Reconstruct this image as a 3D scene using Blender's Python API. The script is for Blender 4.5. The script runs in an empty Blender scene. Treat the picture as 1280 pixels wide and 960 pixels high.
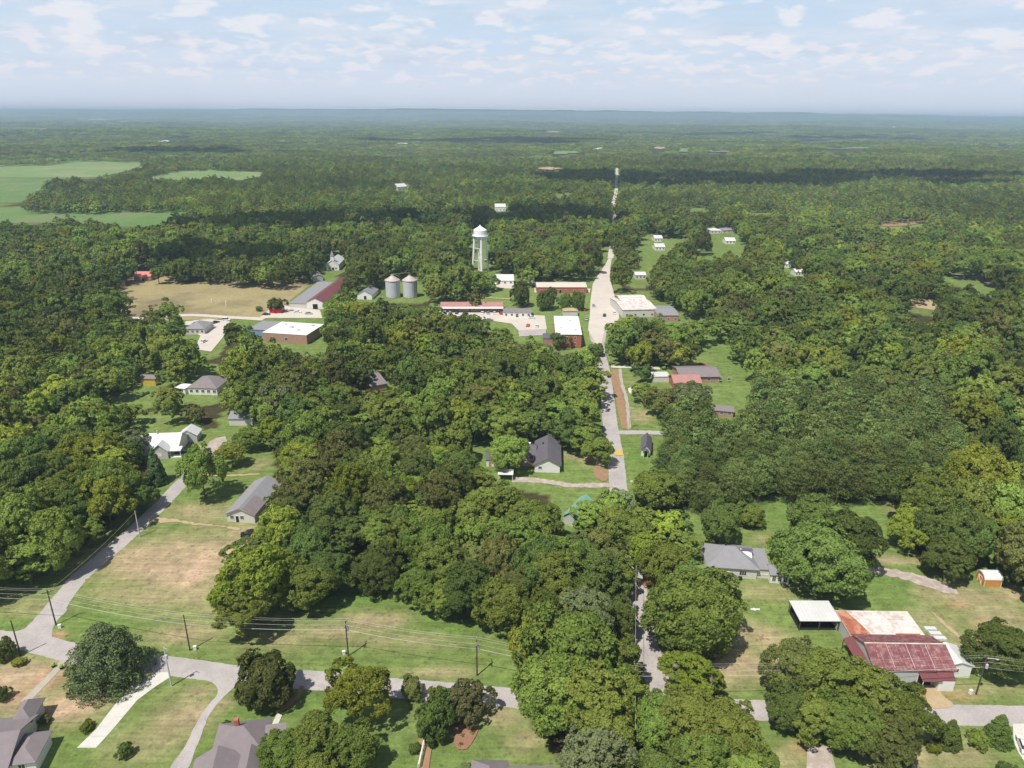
import bpy, math, random
import numpy as np
from mathutils import Vector
random.seed(7); RNG = np.random.default_rng(11)
SC = bpy.context.scene; COL = SC.collection
R = math.radians

# ------------------------------------------------------------------ camera geometry (photo pixels -> ground points)
F, CH = 900.0, 110.0
_p, _r = math.atan(336/F), R(.45)
cf = np.array([0, math.cos(_p), -math.sin(_p)]); _u0 = np.array([0, math.sin(_p), math.cos(_p)]); _r0 = np.array([1., 0, 0])
cr = _r0*math.cos(_r)+_u0*math.sin(_r); cu = _u0*math.cos(_r)-_r0*math.sin(_r)
CAM = np.array([0, 0, CH])

def hgt(x, y):
    """terrain height: flat around the town, rolling far out, a long low rise on the horizon"""
    x = np.asarray(x, float); y = np.asarray(y, float)
    d = np.hypot(x, y)
    left = np.clip((x+.35*y)/300+.5, 0, 1)          # keep the crop fields level
    fade = np.clip((d-850)/900, 0, 1); fade = fade*fade*(3-2*fade)
    fade = fade*np.where(d < 2300, .12+.88*left, 1.)
    w = (np.sin(x/310+1.3*np.sin(y/420))*np.sin(y/260+.8*np.sin(x/370+1))*6 +
         np.sin(x/770+2)*np.sin(y/690+1.1+np.sin(x/900))*9+np.sin((x+y)/1900)*np.sin(y/1500+x/2600)*10)
    w = w*(1+np.clip((d-3000)/9000, 0, 1)*1.2)
    far = np.clip((d-9000)/12000, 0, 1); far = far*far*(3-2*far)
    rise = far*215*np.exp(-(x/13500)**2)
    return fade*w+rise

def P(px, py, z=0.0):
    d = cf+cr*(px-640)/F+cu*(480-py)/F
    zt = z
    for _ in range(12):
        t = (zt-CH)/min(d[2], -1e-4)
        q = d*t
        h = float(hgt(q[0], q[1]))+z
        if abs(h-zt) < .01: break
        zt = zt+.6*(h-zt)
    return Vector((q[0], q[1], zt))

def proj(x, y, z):
    x = np.asarray(x, float); y = np.asarray(y, float); z = np.asarray(z, float)-CH
    w = x*cf[0]+y*cf[1]+z*cf[2]
    w = np.where(w < 1, 1e-3, w)
    return 640+F*(x*cr[0]+y*cr[1]+z*cr[2])/w, 480-F*(x*cu[0]+y*cu[1]+z*cu[2])/w, w

# ------------------------------------------------------------------ areas of the photo where ground or buildings show
OPEN = [
 [(0,724),(22,722),(41,722),(75,713),(109,696),(124,683),(150,666),(163,645),(172,634),(180,622),(196,608),(206,596),(206,575),(198,566),(182,560),(172,548),(170,533),(180,527),(215,525),(232,525),(238,538),(245,556),(262,548),(284,547),(290,560),(303,540),(318,552),(329,575),(320,590),(346,600),(345,613),(335,626),(322,640),(306,652),(320,650),(322,664),(306,676),(285,692),(278,712),(279,731),(285,761),(291,784),(311,797),(320,765),(342,750),(395,757),(417,741),(421,732),(432,736),(459,742),(496,743),(526,753),(545,749),(549,761),(567,774),(582,772),(605,780),(639,791),(635,814),(631,844),(639,889),(652,911),(667,926),(673,945),(690,960),(690,1100),(-90,1100),(-90,724)],
 [(797,762),(805,762),(812,785),(820,800),(828,845),(836,873),(824,873),(812,850),(802,812),(796,790)],
 [(784,712),(806,712),(818,724),(818,740),(800,752),(786,765),(780,780),(778,760)],
 [(857,636),(874,652),(914,622),(960,616),(1039,621),(1110,626),(1110,675),(1125,694),(1159,710),(1200,722),(1219,706),(1256,706),(1264,742),(1280,750),(1370,790),(1370,1100),(965,1100),(965,960),(955,930),(944,896),(925,885),(919,870),(902,840),(910,825),(921,802),(919,788),(914,761),(902,739),(884,724),(877,679),(862,655)],
 [(740,400),(752,400),(755,440),(763,455),(792,456),(793,470),(786,478),(780,488),(786,499),(800,505),(814,512),(815,522),(810,530),(835,538),(835,545),(820,548),(816,560),(812,575),(806,590),(800,605),(795,617),(790,622),(782,610),(760,604),(757,585),(768,580),(765,550),(757,542),(750,525),(760,505),(766,490),(764,470),(757,452),(747,436)],
 [(700,550),(702,563),(728,568),(735,582),(758,587),(759,603),(745,605),(728,612),(727,625),(722,648),(708,650),(704,640),(706,614),(680,602),(655,598),(641,598),(622,594),(620,588),(607,585),(590,577),(588,557),(606,552),(625,545),(652,550),(660,548),(690,545)],
 [(820,456),(850,458),(880,456),(882,422),(905,421),(912,440),(925,460),(940,473),(938,498),(918,503),(920,516),(892,516),(890,505),(889,490),(850,487),(822,480)],
 [(758,322),(764,322),(762,345),(768,365),(773,385),(774,400),(766,404),(752,407),(754,425),(750,440),(742,430),(738,418),(735,405),(725,402),(730,345),(745,345)],
 [(670,348),(740,347),(735,400),(729,404),(729,433),(700,434),(695,415),(680,420),(648,420),(645,410),(625,405),(610,405),(600,395),(580,392),(555,392),(550,390),(549,374),(580,372),(600,362),(640,362),(640,350),(620,345),(623,341),(645,346),(670,360)],
 [(780,370),(822,370),(822,380),(848,380),(850,400),(835,402),(820,397),(795,395),(775,382)],
 [(479,344),(526,343),(530,372),(480,372)],[(360,377),(375,365),(405,352),(420,353),(433,362),(420,372),(405,380),(400,390),(362,388)],
 [(439,372),(460,357),(476,362),(474,371),(450,377)],
 [(395,345),(405,325),(420,313),(432,320),(435,330),(420,337),(400,350)],
 [(143,358),(150,352),(165,348),(168,335),(190,335),(192,348),(203,352),(235,349),(255,350),(356,354),(381,346),(383,356),(362,372),(357,380),(357,393),(400,388),(402,400),(400,437),(386,437),(362,437),(352,430),(330,420),(310,412),(286,402),(278,420),(264,440),(243,437),(240,420),(225,412),(225,402),(152,400),(152,393),(175,392),(171,384),(152,370)],
 [(133,502),(150,490),(178,483),(174,476),(176,463),(197,463),(197,482),(185,500),(170,505),(140,505)],
 [(217,488),(230,478),(240,466),(272,466),(292,480),(285,490),(245,497),(222,495)],
 [(57,509),(75,508),(73,516),(60,517)],[(458,470),(474,461),(489,475),(488,480),(475,496),(462,488)],[(284,524),(305,519),(321,525),(318,531),(290,532)],
 [(-90,258),(25,261),(100,263),(228,262),(230,265),(215,272),(200,280),(160,282),(135,278),(120,270),(90,272),(60,275),(-90,279)],
 [(-90,224),(60,224),(50,232),(40,240),(25,252),(-90,254)],[(-90,207),(35,205),(90,198),(175,200),(178,208),(150,215),(120,221),(60,222),(-90,221)],
 [(180,221),(225,213),(265,211),(330,213),(325,220),(305,224),(270,219),(225,223)],
 [(1098,277),(1155,276),(1158,280),(1130,285),(1103,284)],[(1165,346),(1180,343),(1225,346),(1257,362),(1245,368),(1220,361),(1200,352)],[(1137,375),(1160,374),(1170,380),(1168,388),(1140,384)],
 [(797,305),(810,290),(834,292),(838,310),(822,330),(804,334),(797,320)],[(835,298),(850,295),(858,303),(840,305)],[(882,285),(900,282),(924,289),(930,308),(906,314),(890,303)],
 [(868,314),(905,317),(898,324),(868,322)],[(922,308),(928,310),(931,320),(925,330),(920,325)],[(769,208),(773,208),(772,240),(769,256),(764,256),(768,240)],[(765,268),(770,268),(770,282),(765,282)],
 [(740,345),(750,330),(757,303),(763,303),(763,325),(755,340),(742,350)],[(862,390),(885,388),(880,400),(868,402)],[(608,336),(645,338),(648,352),(640,362),(620,362),(612,352),(608,345)],
 [(788,338),(812,340),(812,351),(788,353)],[(938,262),(962,260),(966,265),(940,267)],[(1050,300),(1080,299),(1084,304),(1052,305)],[(690,240),(712,238),(716,243),(692,245)],[(860,258),(880,257),(884,262),(862,263)],[(592,281),(607,281),(611,340),(603,342),(590,332)],
 [(1000,172),(1035,171),(1036,175),(998,175)],[(665,162),(700,161),(703,165),(668,166)],[(848,184),(862,184),(862,190),(850,191)],[(884,186),(912,187),(912,190),(884,191)],[(692,190),(708,189),(708,194),(700,193)],
 [(536,258),(556,257),(556,263),(536,263)],[(617,255),(634,254),(632,266),(620,264)],[(495,229),(510,227),(511,238),(498,239)],[(1000,309),(1017,310),(1016,314),(1000,314)],[(976,328),(990,330),(1004,344),(994,347),(978,338)],
]
FARF = []
_r = random.Random(42)
for i in range(26):
    x, y = _r.uniform(20, 1260), 150+_r.random()**1.2*62
    if x < 360 and y > 190: continue
    w_, h_ = _r.uniform(7, 26)*(.6+(y-150)/80), _r.uniform(.8, 2.2)*(.6+(y-150)/60)
    FARF.append([(x-w_, y), (x-w_*.4, y-h_), (x+w_*.6, y-h_*.8), (x+w_, y+h_*.2), (x+w_*.3, y+h_), (x-w_*.5, y+h_*.7)])
OPEN += FARF
YY, XX = np.mgrid[0:1300:1, -100:1400:1]
MASK = np.zeros(YY.shape, bool)
for pl in OPEN:
    xs = [a for a, b in pl]; ys = [b for a, b in pl]
    x0, x1, y0, y1 = int(min(xs))+100, int(max(xs))+102, int(min(ys)), int(max(ys))+2
    sx, sy = XX[y0:y1, x0:x1]+.5, YY[y0:y1, x0:x1]+.5
    ins = np.zeros(sx.shape, bool)
    for i in range(len(pl)):
        ax, ay = pl[i]; bx, by = pl[i-1]
        if ay == by: continue
        c = ((ay > sy) != (by > sy)) & (sx < (bx-ax)*(sy-ay)/(by-ay)+ax)
        ins ^= c
    MASK[y0:y1, x0:x1] |= ins
def masked(px, py):
    ix = np.clip(np.asarray(px)+100, 0, 1499).astype(int); iy = np.clip(np.asarray(py), 0, 1299).astype(int)
    return MASK[iy, ix]

# ------------------------------------------------------------------ materials
def N(nt, t, **kw):
    n = nt.nodes.new(t)
    for k, v in kw.items():
        if k in n.inputs: n.inputs[k].default_value = v
        else: setattr(n, k, v)
    return n
def new_mat(name):
    m = bpy.data.materials.new(name); m.use_nodes = True; nt = m.node_tree; nt.nodes.clear()
    return m, nt, N(nt, 'ShaderNodeOutputMaterial')
MATS = {}
def mat(name, col, rough=.8, var=.15, scale=1.0, bump=0., metal=0., stripes=None, col2=None, patch=None, spec=.3):
    """one procedural surface: base colour + two octaves of mottling, optional seams (axis, pitch, strength) and patches of a second colour"""
    if name in MATS: return MATS[name]
    m, nt, out = new_mat(name); L = nt.links.new
    b = N(nt, 'ShaderNodeBsdfPrincipled', Roughness=rough, Metallic=metal); b.inputs['Specular IOR Level'].default_value = spec
    tc = N(nt, 'ShaderNodeTexCoord')
    n1 = N(nt, 'ShaderNodeTexNoise', Scale=.35*scale, Detail=6., Roughness=.6); n2 = N(nt, 'ShaderNodeTexNoise', Scale=5*scale, Detail=3.)
    L(tc.outputs['Object'], n1.inputs['Vector']); L(tc.outputs['Object'], n2.inputs['Vector'])
    ad = N(nt, 'ShaderNodeMath', operation='ADD'); L(n1.outputs['Fac'], ad.inputs[0]); L(n2.outputs['Fac'], ad.inputs[1])
    mr = N(nt, 'ShaderNodeMapRange'); L(ad.outputs[0], mr.inputs['Value'])
    for k, v in zip(('From Min', 'From Max', 'To Min', 'To Max'), (.65, 1.35, 1-var, 1+var)): mr.inputs[k].default_value = v
    base = N(nt, 'ShaderNodeRGB'); base.outputs[0].default_value = (*col, 1)
    cur = base.outputs[0]
    if col2:
        n3 = N(nt, 'ShaderNodeTexNoise', Scale=(patch or .25), Detail=5., Roughness=.65); L(tc.outputs['Object'], n3.inputs['Vector'])
        rp = N(nt, 'ShaderNodeMapRange'); L(n3.outputs['Fac'], rp.inputs['Value'])
        for k, v in zip(('From Min', 'From Max'), (.48, .60)): rp.inputs[k].default_value = v
        mx = N(nt, 'ShaderNodeMix', data_type='RGBA'); L(rp.outputs[0], mx.inputs['Factor']); L(cur, mx.inputs[6]); mx.inputs[7].default_value = (*col2, 1); cur = mx.outputs[2]
    mul = N(nt, 'ShaderNodeVectorMath', operation='SCALE'); L(cur, mul.inputs[0]); L(mr.outputs[0], mul.inputs['Scale']); cur = mul.outputs[0]
    if stripes:
        ax, pitch, st = stripes
        sp = N(nt, 'ShaderNodeSeparateXYZ'); L(tc.outputs['Object'], sp.inputs[0])
        dv = N(nt, 'ShaderNodeMath', operation='DIVIDE'); L(sp.outputs[ax], dv.inputs[0]); dv.inputs[1].default_value = pitch
        fr = N(nt, 'ShaderNodeMath', operation='FRACT'); L(dv.outputs[0], fr.inputs[0])
        gt = N(nt, 'ShaderNodeMath', operation='LESS_THAN'); L(fr.outputs[0], gt.inputs[0]); gt.inputs[1].default_value = .16
        fl = N(nt, 'ShaderNodeMath', operation='FLOOR'); L(dv.outputs[0], fl.inputs[0])
        wn = N(nt, 'ShaderNodeTexWhiteNoise', noise_dimensions='1D'); L(fl.outputs[0], wn.inputs['W'])
        ml = N(nt, 'ShaderNodeMath', operation='MULTIPLY'); L(gt.outputs[0], ml.inputs[0]); L(wn.outputs[0], ml.inputs[1])
        sc = N(nt, 'ShaderNodeMath', operation='MULTIPLY_ADD'); L(ml.outputs[0], sc.inputs[0]); sc.inputs[1].default_value = st; sc.inputs[2].default_value = 1
        m2 = N(nt, 'ShaderNodeVectorMath', operation='SCALE'); L(cur, m2.inputs[0]); L(sc.outputs[0], m2.inputs['Scale']); cur = m2.outputs[0]
    if name == 'asphalt':      # hairline cracks and tar seams
        vo = N(nt, 'ShaderNodeTexVoronoi', feature='DISTANCE_TO_EDGE', Scale=.22); nzv = N(nt, 'ShaderNodeTexNoise', Scale=1.2, Detail=4.); L(tc.outputs['Object'], nzv.inputs['Vector'])
        va = N(nt, 'ShaderNodeVectorMath', operation='ADD'); L(tc.outputs['Object'], va.inputs[0]); L(nzv.outputs['Color'], va.inputs[1]); L(va.outputs[0], vo.inputs['Vector'])
        cr_ = N(nt, 'ShaderNodeMapRange'); L(vo.outputs['Distance'], cr_.inputs['Value'])
        for k, v in zip(('From Min', 'From Max', 'To Min', 'To Max'), (.006, .022, .90, 1.)): cr_.inputs[k].default_value = v
        m3 = N(nt, 'ShaderNodeVectorMath', operation='SCALE'); L(cur, m3.inputs[0]); L(cr_.outputs[0], m3.inputs['Scale']); cur = m3.outputs[0]
    L(cur, b.inputs['Base Color'])
    if bump:
        bp = N(nt, 'ShaderNodeBump', Strength=bump, Distance=.05); L(n2.outputs['Fac'], bp.inputs['Height']); L(bp.outputs[0], b.inputs['Normal'])
    L(b.outputs[0], out.inputs['Surface']); MATS[name] = m
    return m

def leaf_mat(name, c1, c2, trans=.16, hue=.018):
    m, nt, out = new_mat(name); L = nt.links.new
    at = N(nt, 'ShaderNodeAttribute', attribute_name='tint'); oi = N(nt, 'ShaderNodeObjectInfo')
    mx = N(nt, 'ShaderNodeMix', data_type='RGBA'); mx.inputs[6].default_value = (*c1, 1); mx.inputs[7].default_value = (*c2, 1)
    a = N(nt, 'ShaderNodeMath', operation='MULTIPLY_ADD'); L(oi.outputs['Random'], a.inputs[0]); a.inputs[1].default_value = .7; a.inputs[2].default_value = -.35
    a2 = N(nt, 'ShaderNodeMath', operation='ADD', use_clamp=True); L(a.outputs[0], a2.inputs[0]); L(at.outputs['Fac'], a2.inputs[1]); L(a2.outputs[0], mx.inputs['Factor'])
    rr = N(nt, 'ShaderNodeMath', operation='MULTIPLY'); L(oi.outputs['Random'], rr.inputs[0]); rr.inputs[1].default_value = 17.3
    fr = N(nt, 'ShaderNodeMath', operation='FRACT'); L(rr.outputs[0], fr.inputs[0])
    hs = N(nt, 'ShaderNodeHueSaturation'); L(mx.outputs[2], hs.inputs['Color'])
    h = N(nt, 'ShaderNodeMath', operation='MULTIPLY_ADD'); L(fr.outputs[0], h.inputs[0]); h.inputs[1].default_value = hue*2; h.inputs[2].default_value = .5-hue; L(h.outputs[0], hs.inputs['Hue'])
    v = N(nt, 'ShaderNodeMath', operation='MULTIPLY_ADD'); L(fr.outputs[0], v.inputs[0]); v.inputs[1].default_value = .5; v.inputs[2].default_value = .75; L(v.outputs[0], hs.inputs['Value'])
    # broad drift of tone over the land, so that neighbouring woods differ
    tc = N(nt, 'ShaderNodeNewGeometry'); nz = N(nt, 'ShaderNodeTexNoise', Scale=.004, Detail=3.); L(tc.outputs['Position'], nz.inputs['Vector'])
    mr = N(nt, 'ShaderNodeMapRange'); L(nz.outputs['Fac'], mr.inputs['Value'])
    for k, q in zip(('From Min', 'From Max', 'To Min', 'To Max'), (.35, .65, .72, 1.28)): mr.inputs[k].default_value = q
    sc = N(nt, 'ShaderNodeVectorMath', operation='SCALE'); L(hs.outputs[0], sc.inputs[0]); L(mr.outputs[0], sc.inputs['Scale'])
    df = N(nt, 'ShaderNodeBsdfDiffuse'); tr = N(nt, 'ShaderNodeBsdfTranslucent'); ms = N(nt, 'ShaderNodeMixShader', Fac=trans)
    L(sc.outputs[0], df.inputs[0]); L(sc.outputs[0], tr.inputs[0]); L(df.outputs[0], ms.inputs[1]); L(tr.outputs[0], ms.inputs[2]); L(ms.outputs[0], out.inputs['Surface'])
    MATS[name] = m; return m

M = dict(
 asphalt=mat('asphalt', (.44,.40,.38), .9, .16, .6, .2, col2=(.385,.352,.333), patch=.10), concrete=mat('pale_concrete', (.62,.59,.53), .85, .14, .8, .1, 0, (1,2.4,-.12)), walk=mat('walk_concrete', (.42,.38,.31), .9, .12),
 town=mat('town_pavement', (.58,.52,.45), .9, .12, .3), gravel=mat('gravel', (.40,.33,.28), .95, .2, 2, .3, col2=(.50,.43,.38), patch=.5), dirt=mat('red_dirt', (.34,.20,.12), .95, .2, 1, .2, col2=(.26,.2,.1), patch=.6),
 tan=mat('tan_dirt', (.45,.34,.2), .95, .2, 1, .2), crop=mat('crop_green', (.115,.20,.050), .95, .14, .05, 0, 0, (0,14,.16), col2=(.16,.20,.075), patch=.012), crop2=mat('crop_pale', (.165,.25,.072), .95, .16, .05, 0, 0, (0,17,.14), col2=(.23,.255,.12), patch=.008), hay=mat('hay_stubble', (.33,.275,.135), .95, .2, .12, col2=(.22,.18,.095), patch=.02),
 brick=mat('red_brick', (.42,.14,.09), .85, .15, 2), brick2=mat('tan_brick', (.42,.25,.19), .85, .15, 2), white=mat('white_paint', (.78,.77,.73), .6, .06), cream=mat('cream_siding', (.62,.60,.55), .7, .07, 1, 0, 0, (2,.25,-.1)),
 graysid=mat('gray_siding', (.50,.50,.49), .7, .07, 1, 0, 0, (2,.25,-.1)), shingle=mat('gray_shingle', (.27,.265,.275), .9, .12, 2, .2), shingle_d=mat('dark_shingle', (.13,.12,.135), .9, .14, 2, .2), shingle_b=mat('mauve_shingle', (.235,.20,.205), .9, .12, 2, .2),
 redmetal=mat('red_metal', (.195,.07,.074), .6, .3, .7, 0, 0., (0,.75,.8), col2=(.28,.15,.14), patch=.9), redmetal_p=mat('red_metal_plain', (.19,.065,.068), .65, .12), fadedred=mat('faded_red_roof', (.42,.21,.18), .8, .15), pinkmetal=mat('salmon_metal', (.62,.22,.19), .6, .08),
 whmetal=mat('white_metal', (.70,.70,.68), .45, .07, .7, 0, .1, (0,.8,-.15)), rust=mat('rusty_roof', (.74,.69,.64), .6, .12, 1, 0, .1, (1,1.1,-.15), col2=(.60,.49,.42), patch=.45), rust_r=mat('rust_red', (.36,.12,.07), .8, .25, 1, 0, 0, (1,1.1,.3), col2=(.50,.25,.15), patch=.5),
 dark=mat('dark_opening', (.015,.014,.014), .9, .1), glass=mat('window_glass', (.05,.06,.07), .12, .1, spec=.6), galv=mat('galvanised', (.52,.53,.56), .5, .08, 1, 0, 0, (2,.8,-.12)), silo_top=mat('silo_cap', (.54,.46,.42), .6, .15, 1, 0, .2),  # dark_opening also paints the shade inside open doorways and the open shed
 tank=mat('tank_white', (.88,.89,.87), .45, .03), wood=mat('pole_wood', (.09,.065,.05), .9, .15), wire=mat('wire_metal', (.45,.43,.40), .5, .05), bark=mat('bark', (.12,.09,.065), .95, .25), teal=mat('teal_metal', (.20,.40,.34), .6, .1, 1, 0, 0, (0,.9,.2)),
 digger=mat('digger_ochre', (.30,.17,.06), .7, .2), orange=mat('orange_wood', (.62,.27,.06), .7, .1, 1, 0, 0, (0,.3,-.2)), yellow=mat('yellow_paint', (.60,.42,.07), .6, .08), red=mat('red_paint', (.5,.03,.025), .35, .05), blue=mat('blue_tarp', (.2,.28,.43), .6, .08), black=mat('black_paint', (.02,.02,.023), .3, .05), rubber=mat('rubber', (.02,.02,.02), .9, .05),
 silver=mat('silver_paint', (.5,.5,.52), .35, .05, metal=.4), lamp=mat('headlamp', (.8,.8,.75), .2, .02), cloud=mat('cloud_white', (.85,.85,.85), 1., .03), tanroof=mat('tan_roof', (.60,.54,.45), .7, .08), soil=mat('bed_mulch', (.30,.16,.10), .95, .25, 3, .3), greenspr=mat('lime_hedge', (.30,.38,.05), .9, .2, 4, .3),
)
LEAF = dict(dark=leaf_mat('leaf_dark', (.090,.138,.035), (.185,.25,.06)), mid=leaf_mat('leaf_mid', (.132,.188,.038), (.285,.355,.072)), lime=leaf_mat('leaf_lime', (.165,.230,.030), (.36,.40,.062)), olive=leaf_mat('leaf_olive', (.120,.145,.040), (.255,.27,.078)),
            pine=leaf_mat('leaf_pine', (.080,.120,.034), (.195,.240,.068), .12), blue=leaf_mat('leaf_blue', (.095,.155,.060), (.22,.30,.12), .1), rusty=leaf_mat('leaf_rusty', (.12,.125,.048), (.21,.195,.08), .2), dead=leaf_mat('leaf_pale', (.14,.175,.070), (.25,.29,.13), .1))

# ------------------------------------------------------------------ object helpers
def tag(o, label=None, cat=None, group=None, kind=None):
    for k, v in (('label', label), ('category', cat), ('group', group), ('kind', kind)):
        if v: o[k] = v
    return o
def empty(name, loc, rz=0, **kw):
    o = bpy.data.objects.new(name, None); COL.objects.link(o); o.empty_display_size = .5
    o.location = loc; o.rotation_euler = (0, 0, rz); return tag(o, **kw)
class MB:
    def __init__(s): s.v = []; s.f = []
    def add(s, v, f):
        n = len(s.v); s.v += [tuple(a) for a in v]; s.f += [tuple(i+n for i in q) for q in f]; return s
    def box(s, x0, y0, z0, x1, y1, z1):
        return s.add([(x0,y0,z0),(x1,y0,z0),(x1,y1,z0),(x0,y1,z0),(x0,y0,z1),(x1,y0,z1),(x1,y1,z1),(x0,y1,z1)], [(0,3,2,1),(4,5,6,7),(0,1,5,4),(1,2,6,5),(2,3,7,6),(3,0,4,7)])
    def slab(s, v, faces, t):
        n = len(v); s2 = [(a, b, c-t) for a, b, c in v]; fs = list(faces)+[tuple(i+n for i in reversed(f)) for f in faces]
        ed = {}
        for f in faces:
            for i in range(len(f)):
                a, b = f[i-1], f[i]
                if (b, a) in ed: ed.pop((b, a))
                else: ed[(a, b)] = 1
        fs += [(b, a, a+n, b+n) for a, b in ed]
        return s.add(list(v)+s2, fs)
    def tube(s, pts, rad, n=8, cap=True):
        pts = [Vector(p) for p in pts]; rad = rad if hasattr(rad, '__len__') else [rad]*len(pts); base = len(s.v); up = Vector((0, 0, 1))
        for i, p in enumerate(pts):
            d = (pts[min(i+1, len(pts)-1)]-pts[max(i-1, 0)]).normalized()
            a = d.cross(up if abs(d.z) < .95 else Vector((1, 0, 0))).normalized(); b = d.cross(a)
            for k in range(n):
                t = 2*math.pi*k/n; s.v.append(tuple(p+(a*math.cos(t)+b*math.sin(t))*rad[i]))
        for i in range(len(pts)-1):
            for k in range(n): s.f.append((base+i*n+k, base+i*n+(k+1) % n, base+(i+1)*n+(k+1) % n, base+(i+1)*n+k))
        if cap: s.f.append(tuple(base+k for k in range(n))[::-1]); s.f.append(tuple(base+(len(pts)-1)*n+k for k in range(n)))
        return s
    def lathe(s, prof, n=24, c=(0, 0)):
        base = len(s.v)
        for r_, z in prof:
            for k in range(n): t = 2*math.pi*k/n; s.v.append((c[0]+r_*math.cos(t), c[1]+r_*math.sin(t), z))
        for i in range(len(prof)-1):
            for k in range(n): s.f.append((base+i*n+k, base+i*n+(k+1) % n, base+(i+1)*n+(k+1) % n, base+(i+1)*n+k))
        s.f.append(tuple(base+k for k in range(n))[::-1]); s.f.append(tuple(base+(len(prof)-1)*n+k for k in range(n)))
        return s
    def build(s, name, m, parent=None, smooth=False, **kw):
        me = bpy.data.meshes.new(name); me.from_pydata(s.v, [], s.f); me.update(); me.materials.append(M[m] if isinstance(m, str) else m)
        if smooth: me.shade_smooth()
        o = bpy.data.objects.new(name, me); COL.objects.link(o)
        if parent: o.parent = parent
        return tag(o, **kw)

# ------------------------------------------------------------------ ground sheet
def axis(lo, hi, step, far0, far1, g):
    a = list(np.arange(lo, hi+.1, step)); s = step; x = a[-1]
    while x < far1: s *= g; x += s; a.append(x)
    s = step; x = a[0]; b = []
    while x > far0: s *= g; x -= s; b.append(x)
    return np.array(b[::-1]+a)
gx = axis(-190, 210, 1.5, -42000, 42000, 1.05); gy = axis(70, 330, 1.5, -2500, 42000, 1.035)
GX, GY = np.meshgrid(gx, gy); GZ = hgt(GX, GY)
nx_, ny_ = len(gx), len(gy)
def vnoise(x, y, s, seed):
    r = np.random.default_rng(seed).random((64, 64)); u = x/s; v = y/s; i = np.floor(u).astype(int); j = np.floor(v).astype(int); a = u-i; b = v-j; a = a*a*(3-2*a); b = b*b*(3-2*b)
    g = lambda p, q: r[p % 64, q % 64]
    return (g(i, j)*(1-a)+g(i+1, j)*a)*(1-b)+(g(i, j+1)*(1-a)+g(i+1, j+1)*a)*b
def fbm(x, y, s, seed): return sum(vnoise(x, y, s/2**k, seed+k)*.5**(k+1) for k in range(4))/.94
px_, py_, _ = proj(GX, GY, GZ)
infront = GY > 40
opn = masked(px_, py_) & infront
dil = opn.copy()
for ox, oy in ((14,0),(-14,0),(0,12),(0,-12),(9,8),(-9,8),(9,-8),(-9,-8)): dil |= masked(px_+ox*np.clip(py_/480, .4, 1.3), py_+oy*np.clip((py_-150)/350, .1, 1.3)) & infront
# dry, lush and bare-clay spots seen in the photo: (px, py, radius x, radius y in metres, amount)
DRY = [(235,700,26,16,.9),(270,690,16,14,.7),(200,745,14,6,.6),(150,740,9,5,.5),(255,640,12,7,.55),(275,750,12,7,.4),(230,790,10,4,.55),(200,770,12,3,.3),(470,775,9,4,.65),(420,790,8,3,.5),(500,800,14,3,.4),(350,800,12,3,.3),(545,841,7,1.5,.5),(40,845,9,6,.9),(90,880,8,6,.9),(15,880,7,5,.8),(225,900,7,7,.75),(185,930,8,6,.4),(250,865,4,2,.6),(625,895,5,3,.45),(660,925,4,3,.4),(280,880,3,2,.6),
 (930,830,12,6,.75),(945,800,9,6,.6),(900,850,8,4,.5),(960,740,10,4,.3),(1200,745,10,5,.7),(1150,700,14,2.5,.7),(1120,640,3,8,.5),(1240,770,12,7,.55),(1180,775,9,5,.45),(1210,800,8,6,.4),(1260,745,8,4,.6),(1230,860,12,2,.35),(1120,945,8,5,.7),(1200,945,8,4,.5),(985,950,4,4,.4),(860,490,10,6,.3),(880,470,10,10,.1),(740,575,5,6,.6),(720,570,6,4,.4),(800,520,5,8,.45),(800,480,6,8,.3),(235,590,4,6,.3),(245,560,6,5,.4),(325,580,5,5,.5),(560,905,3,3,.6),(960,675,5,3,.6),(880,450,6,20,.1),(1270,790,8,6,.3),(40,760,14,4,.25)]
CLAY = [(72,795,2.2,1.4,.9),(1222,805,4,2,.6),(1235,790,3,5,.7),(1196,757,4,2,.6),(60,850,4,3,.6),(20,870,5,3,.5),(545,850,1.5,.6,.2),(532,925,1,4,.9),(120,705,4,1,.8),(100,715,3,1,.6),(770,540,.9,6,.3),(1180,870,6,1.5,.5),(1000,935,2,2,.5)]
LUSH = [(205,775,16,3,.8),(420,750,18,6,.6),(330,880,7,6,.6),(400,880,8,5,.5),(1080,720,12,10,.5),(1000,640,25,10,.5),(960,720,14,8,.4),(905,440,10,30,.5),(600,900,8,8,.4),(500,930,8,6,.5),(130,900,3,8,.5),(60,905,2,5,.4),(795,570,6,15,.6),(640,580,20,10,.4),(560,780,18,4,.5),(220,620,7,5,.5),(15,780,8,4,.3),(590,850,40,1,.5)]
def splat(lst):
    a = np.zeros(GX.shape)
    wob = 1+.9*(fbm(GX, GY, 9, 5)-.5)
    for x, y, rx, ry, k in lst:
        c = P(x, y); d = np.sqrt(((GX-c.x)/rx)**2+((GY-c.y)/ry)**2)*wob*1.0
        a = np.maximum(a, k*np.clip(1.35-d, 0, 1))
    return a
n1 = fbm(GX, GY, 22, 21); n2 = fbm(GX, GY, 5, 31); n3 = fbm(GX, GY, 1100, 41); n4 = fbm(GX, GY, 260, 51)
dry = np.clip(splat(DRY)*(.55+.9*n2)+(n1-.6)*.42, 0, 1); lush = np.clip(splat(LUSH)*(.6+.8*n2), 0, 1); clay = np.clip(splat(CLAY)*(.6+.8*n2), 0, 1)
C = lambda *c: np.array(c)
def mixc(a, b, t): return a*(1-t[..., None])+b*t[..., None]
col = np.zeros(GX.shape+(3,))+C(.165, .225, .064)
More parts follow.
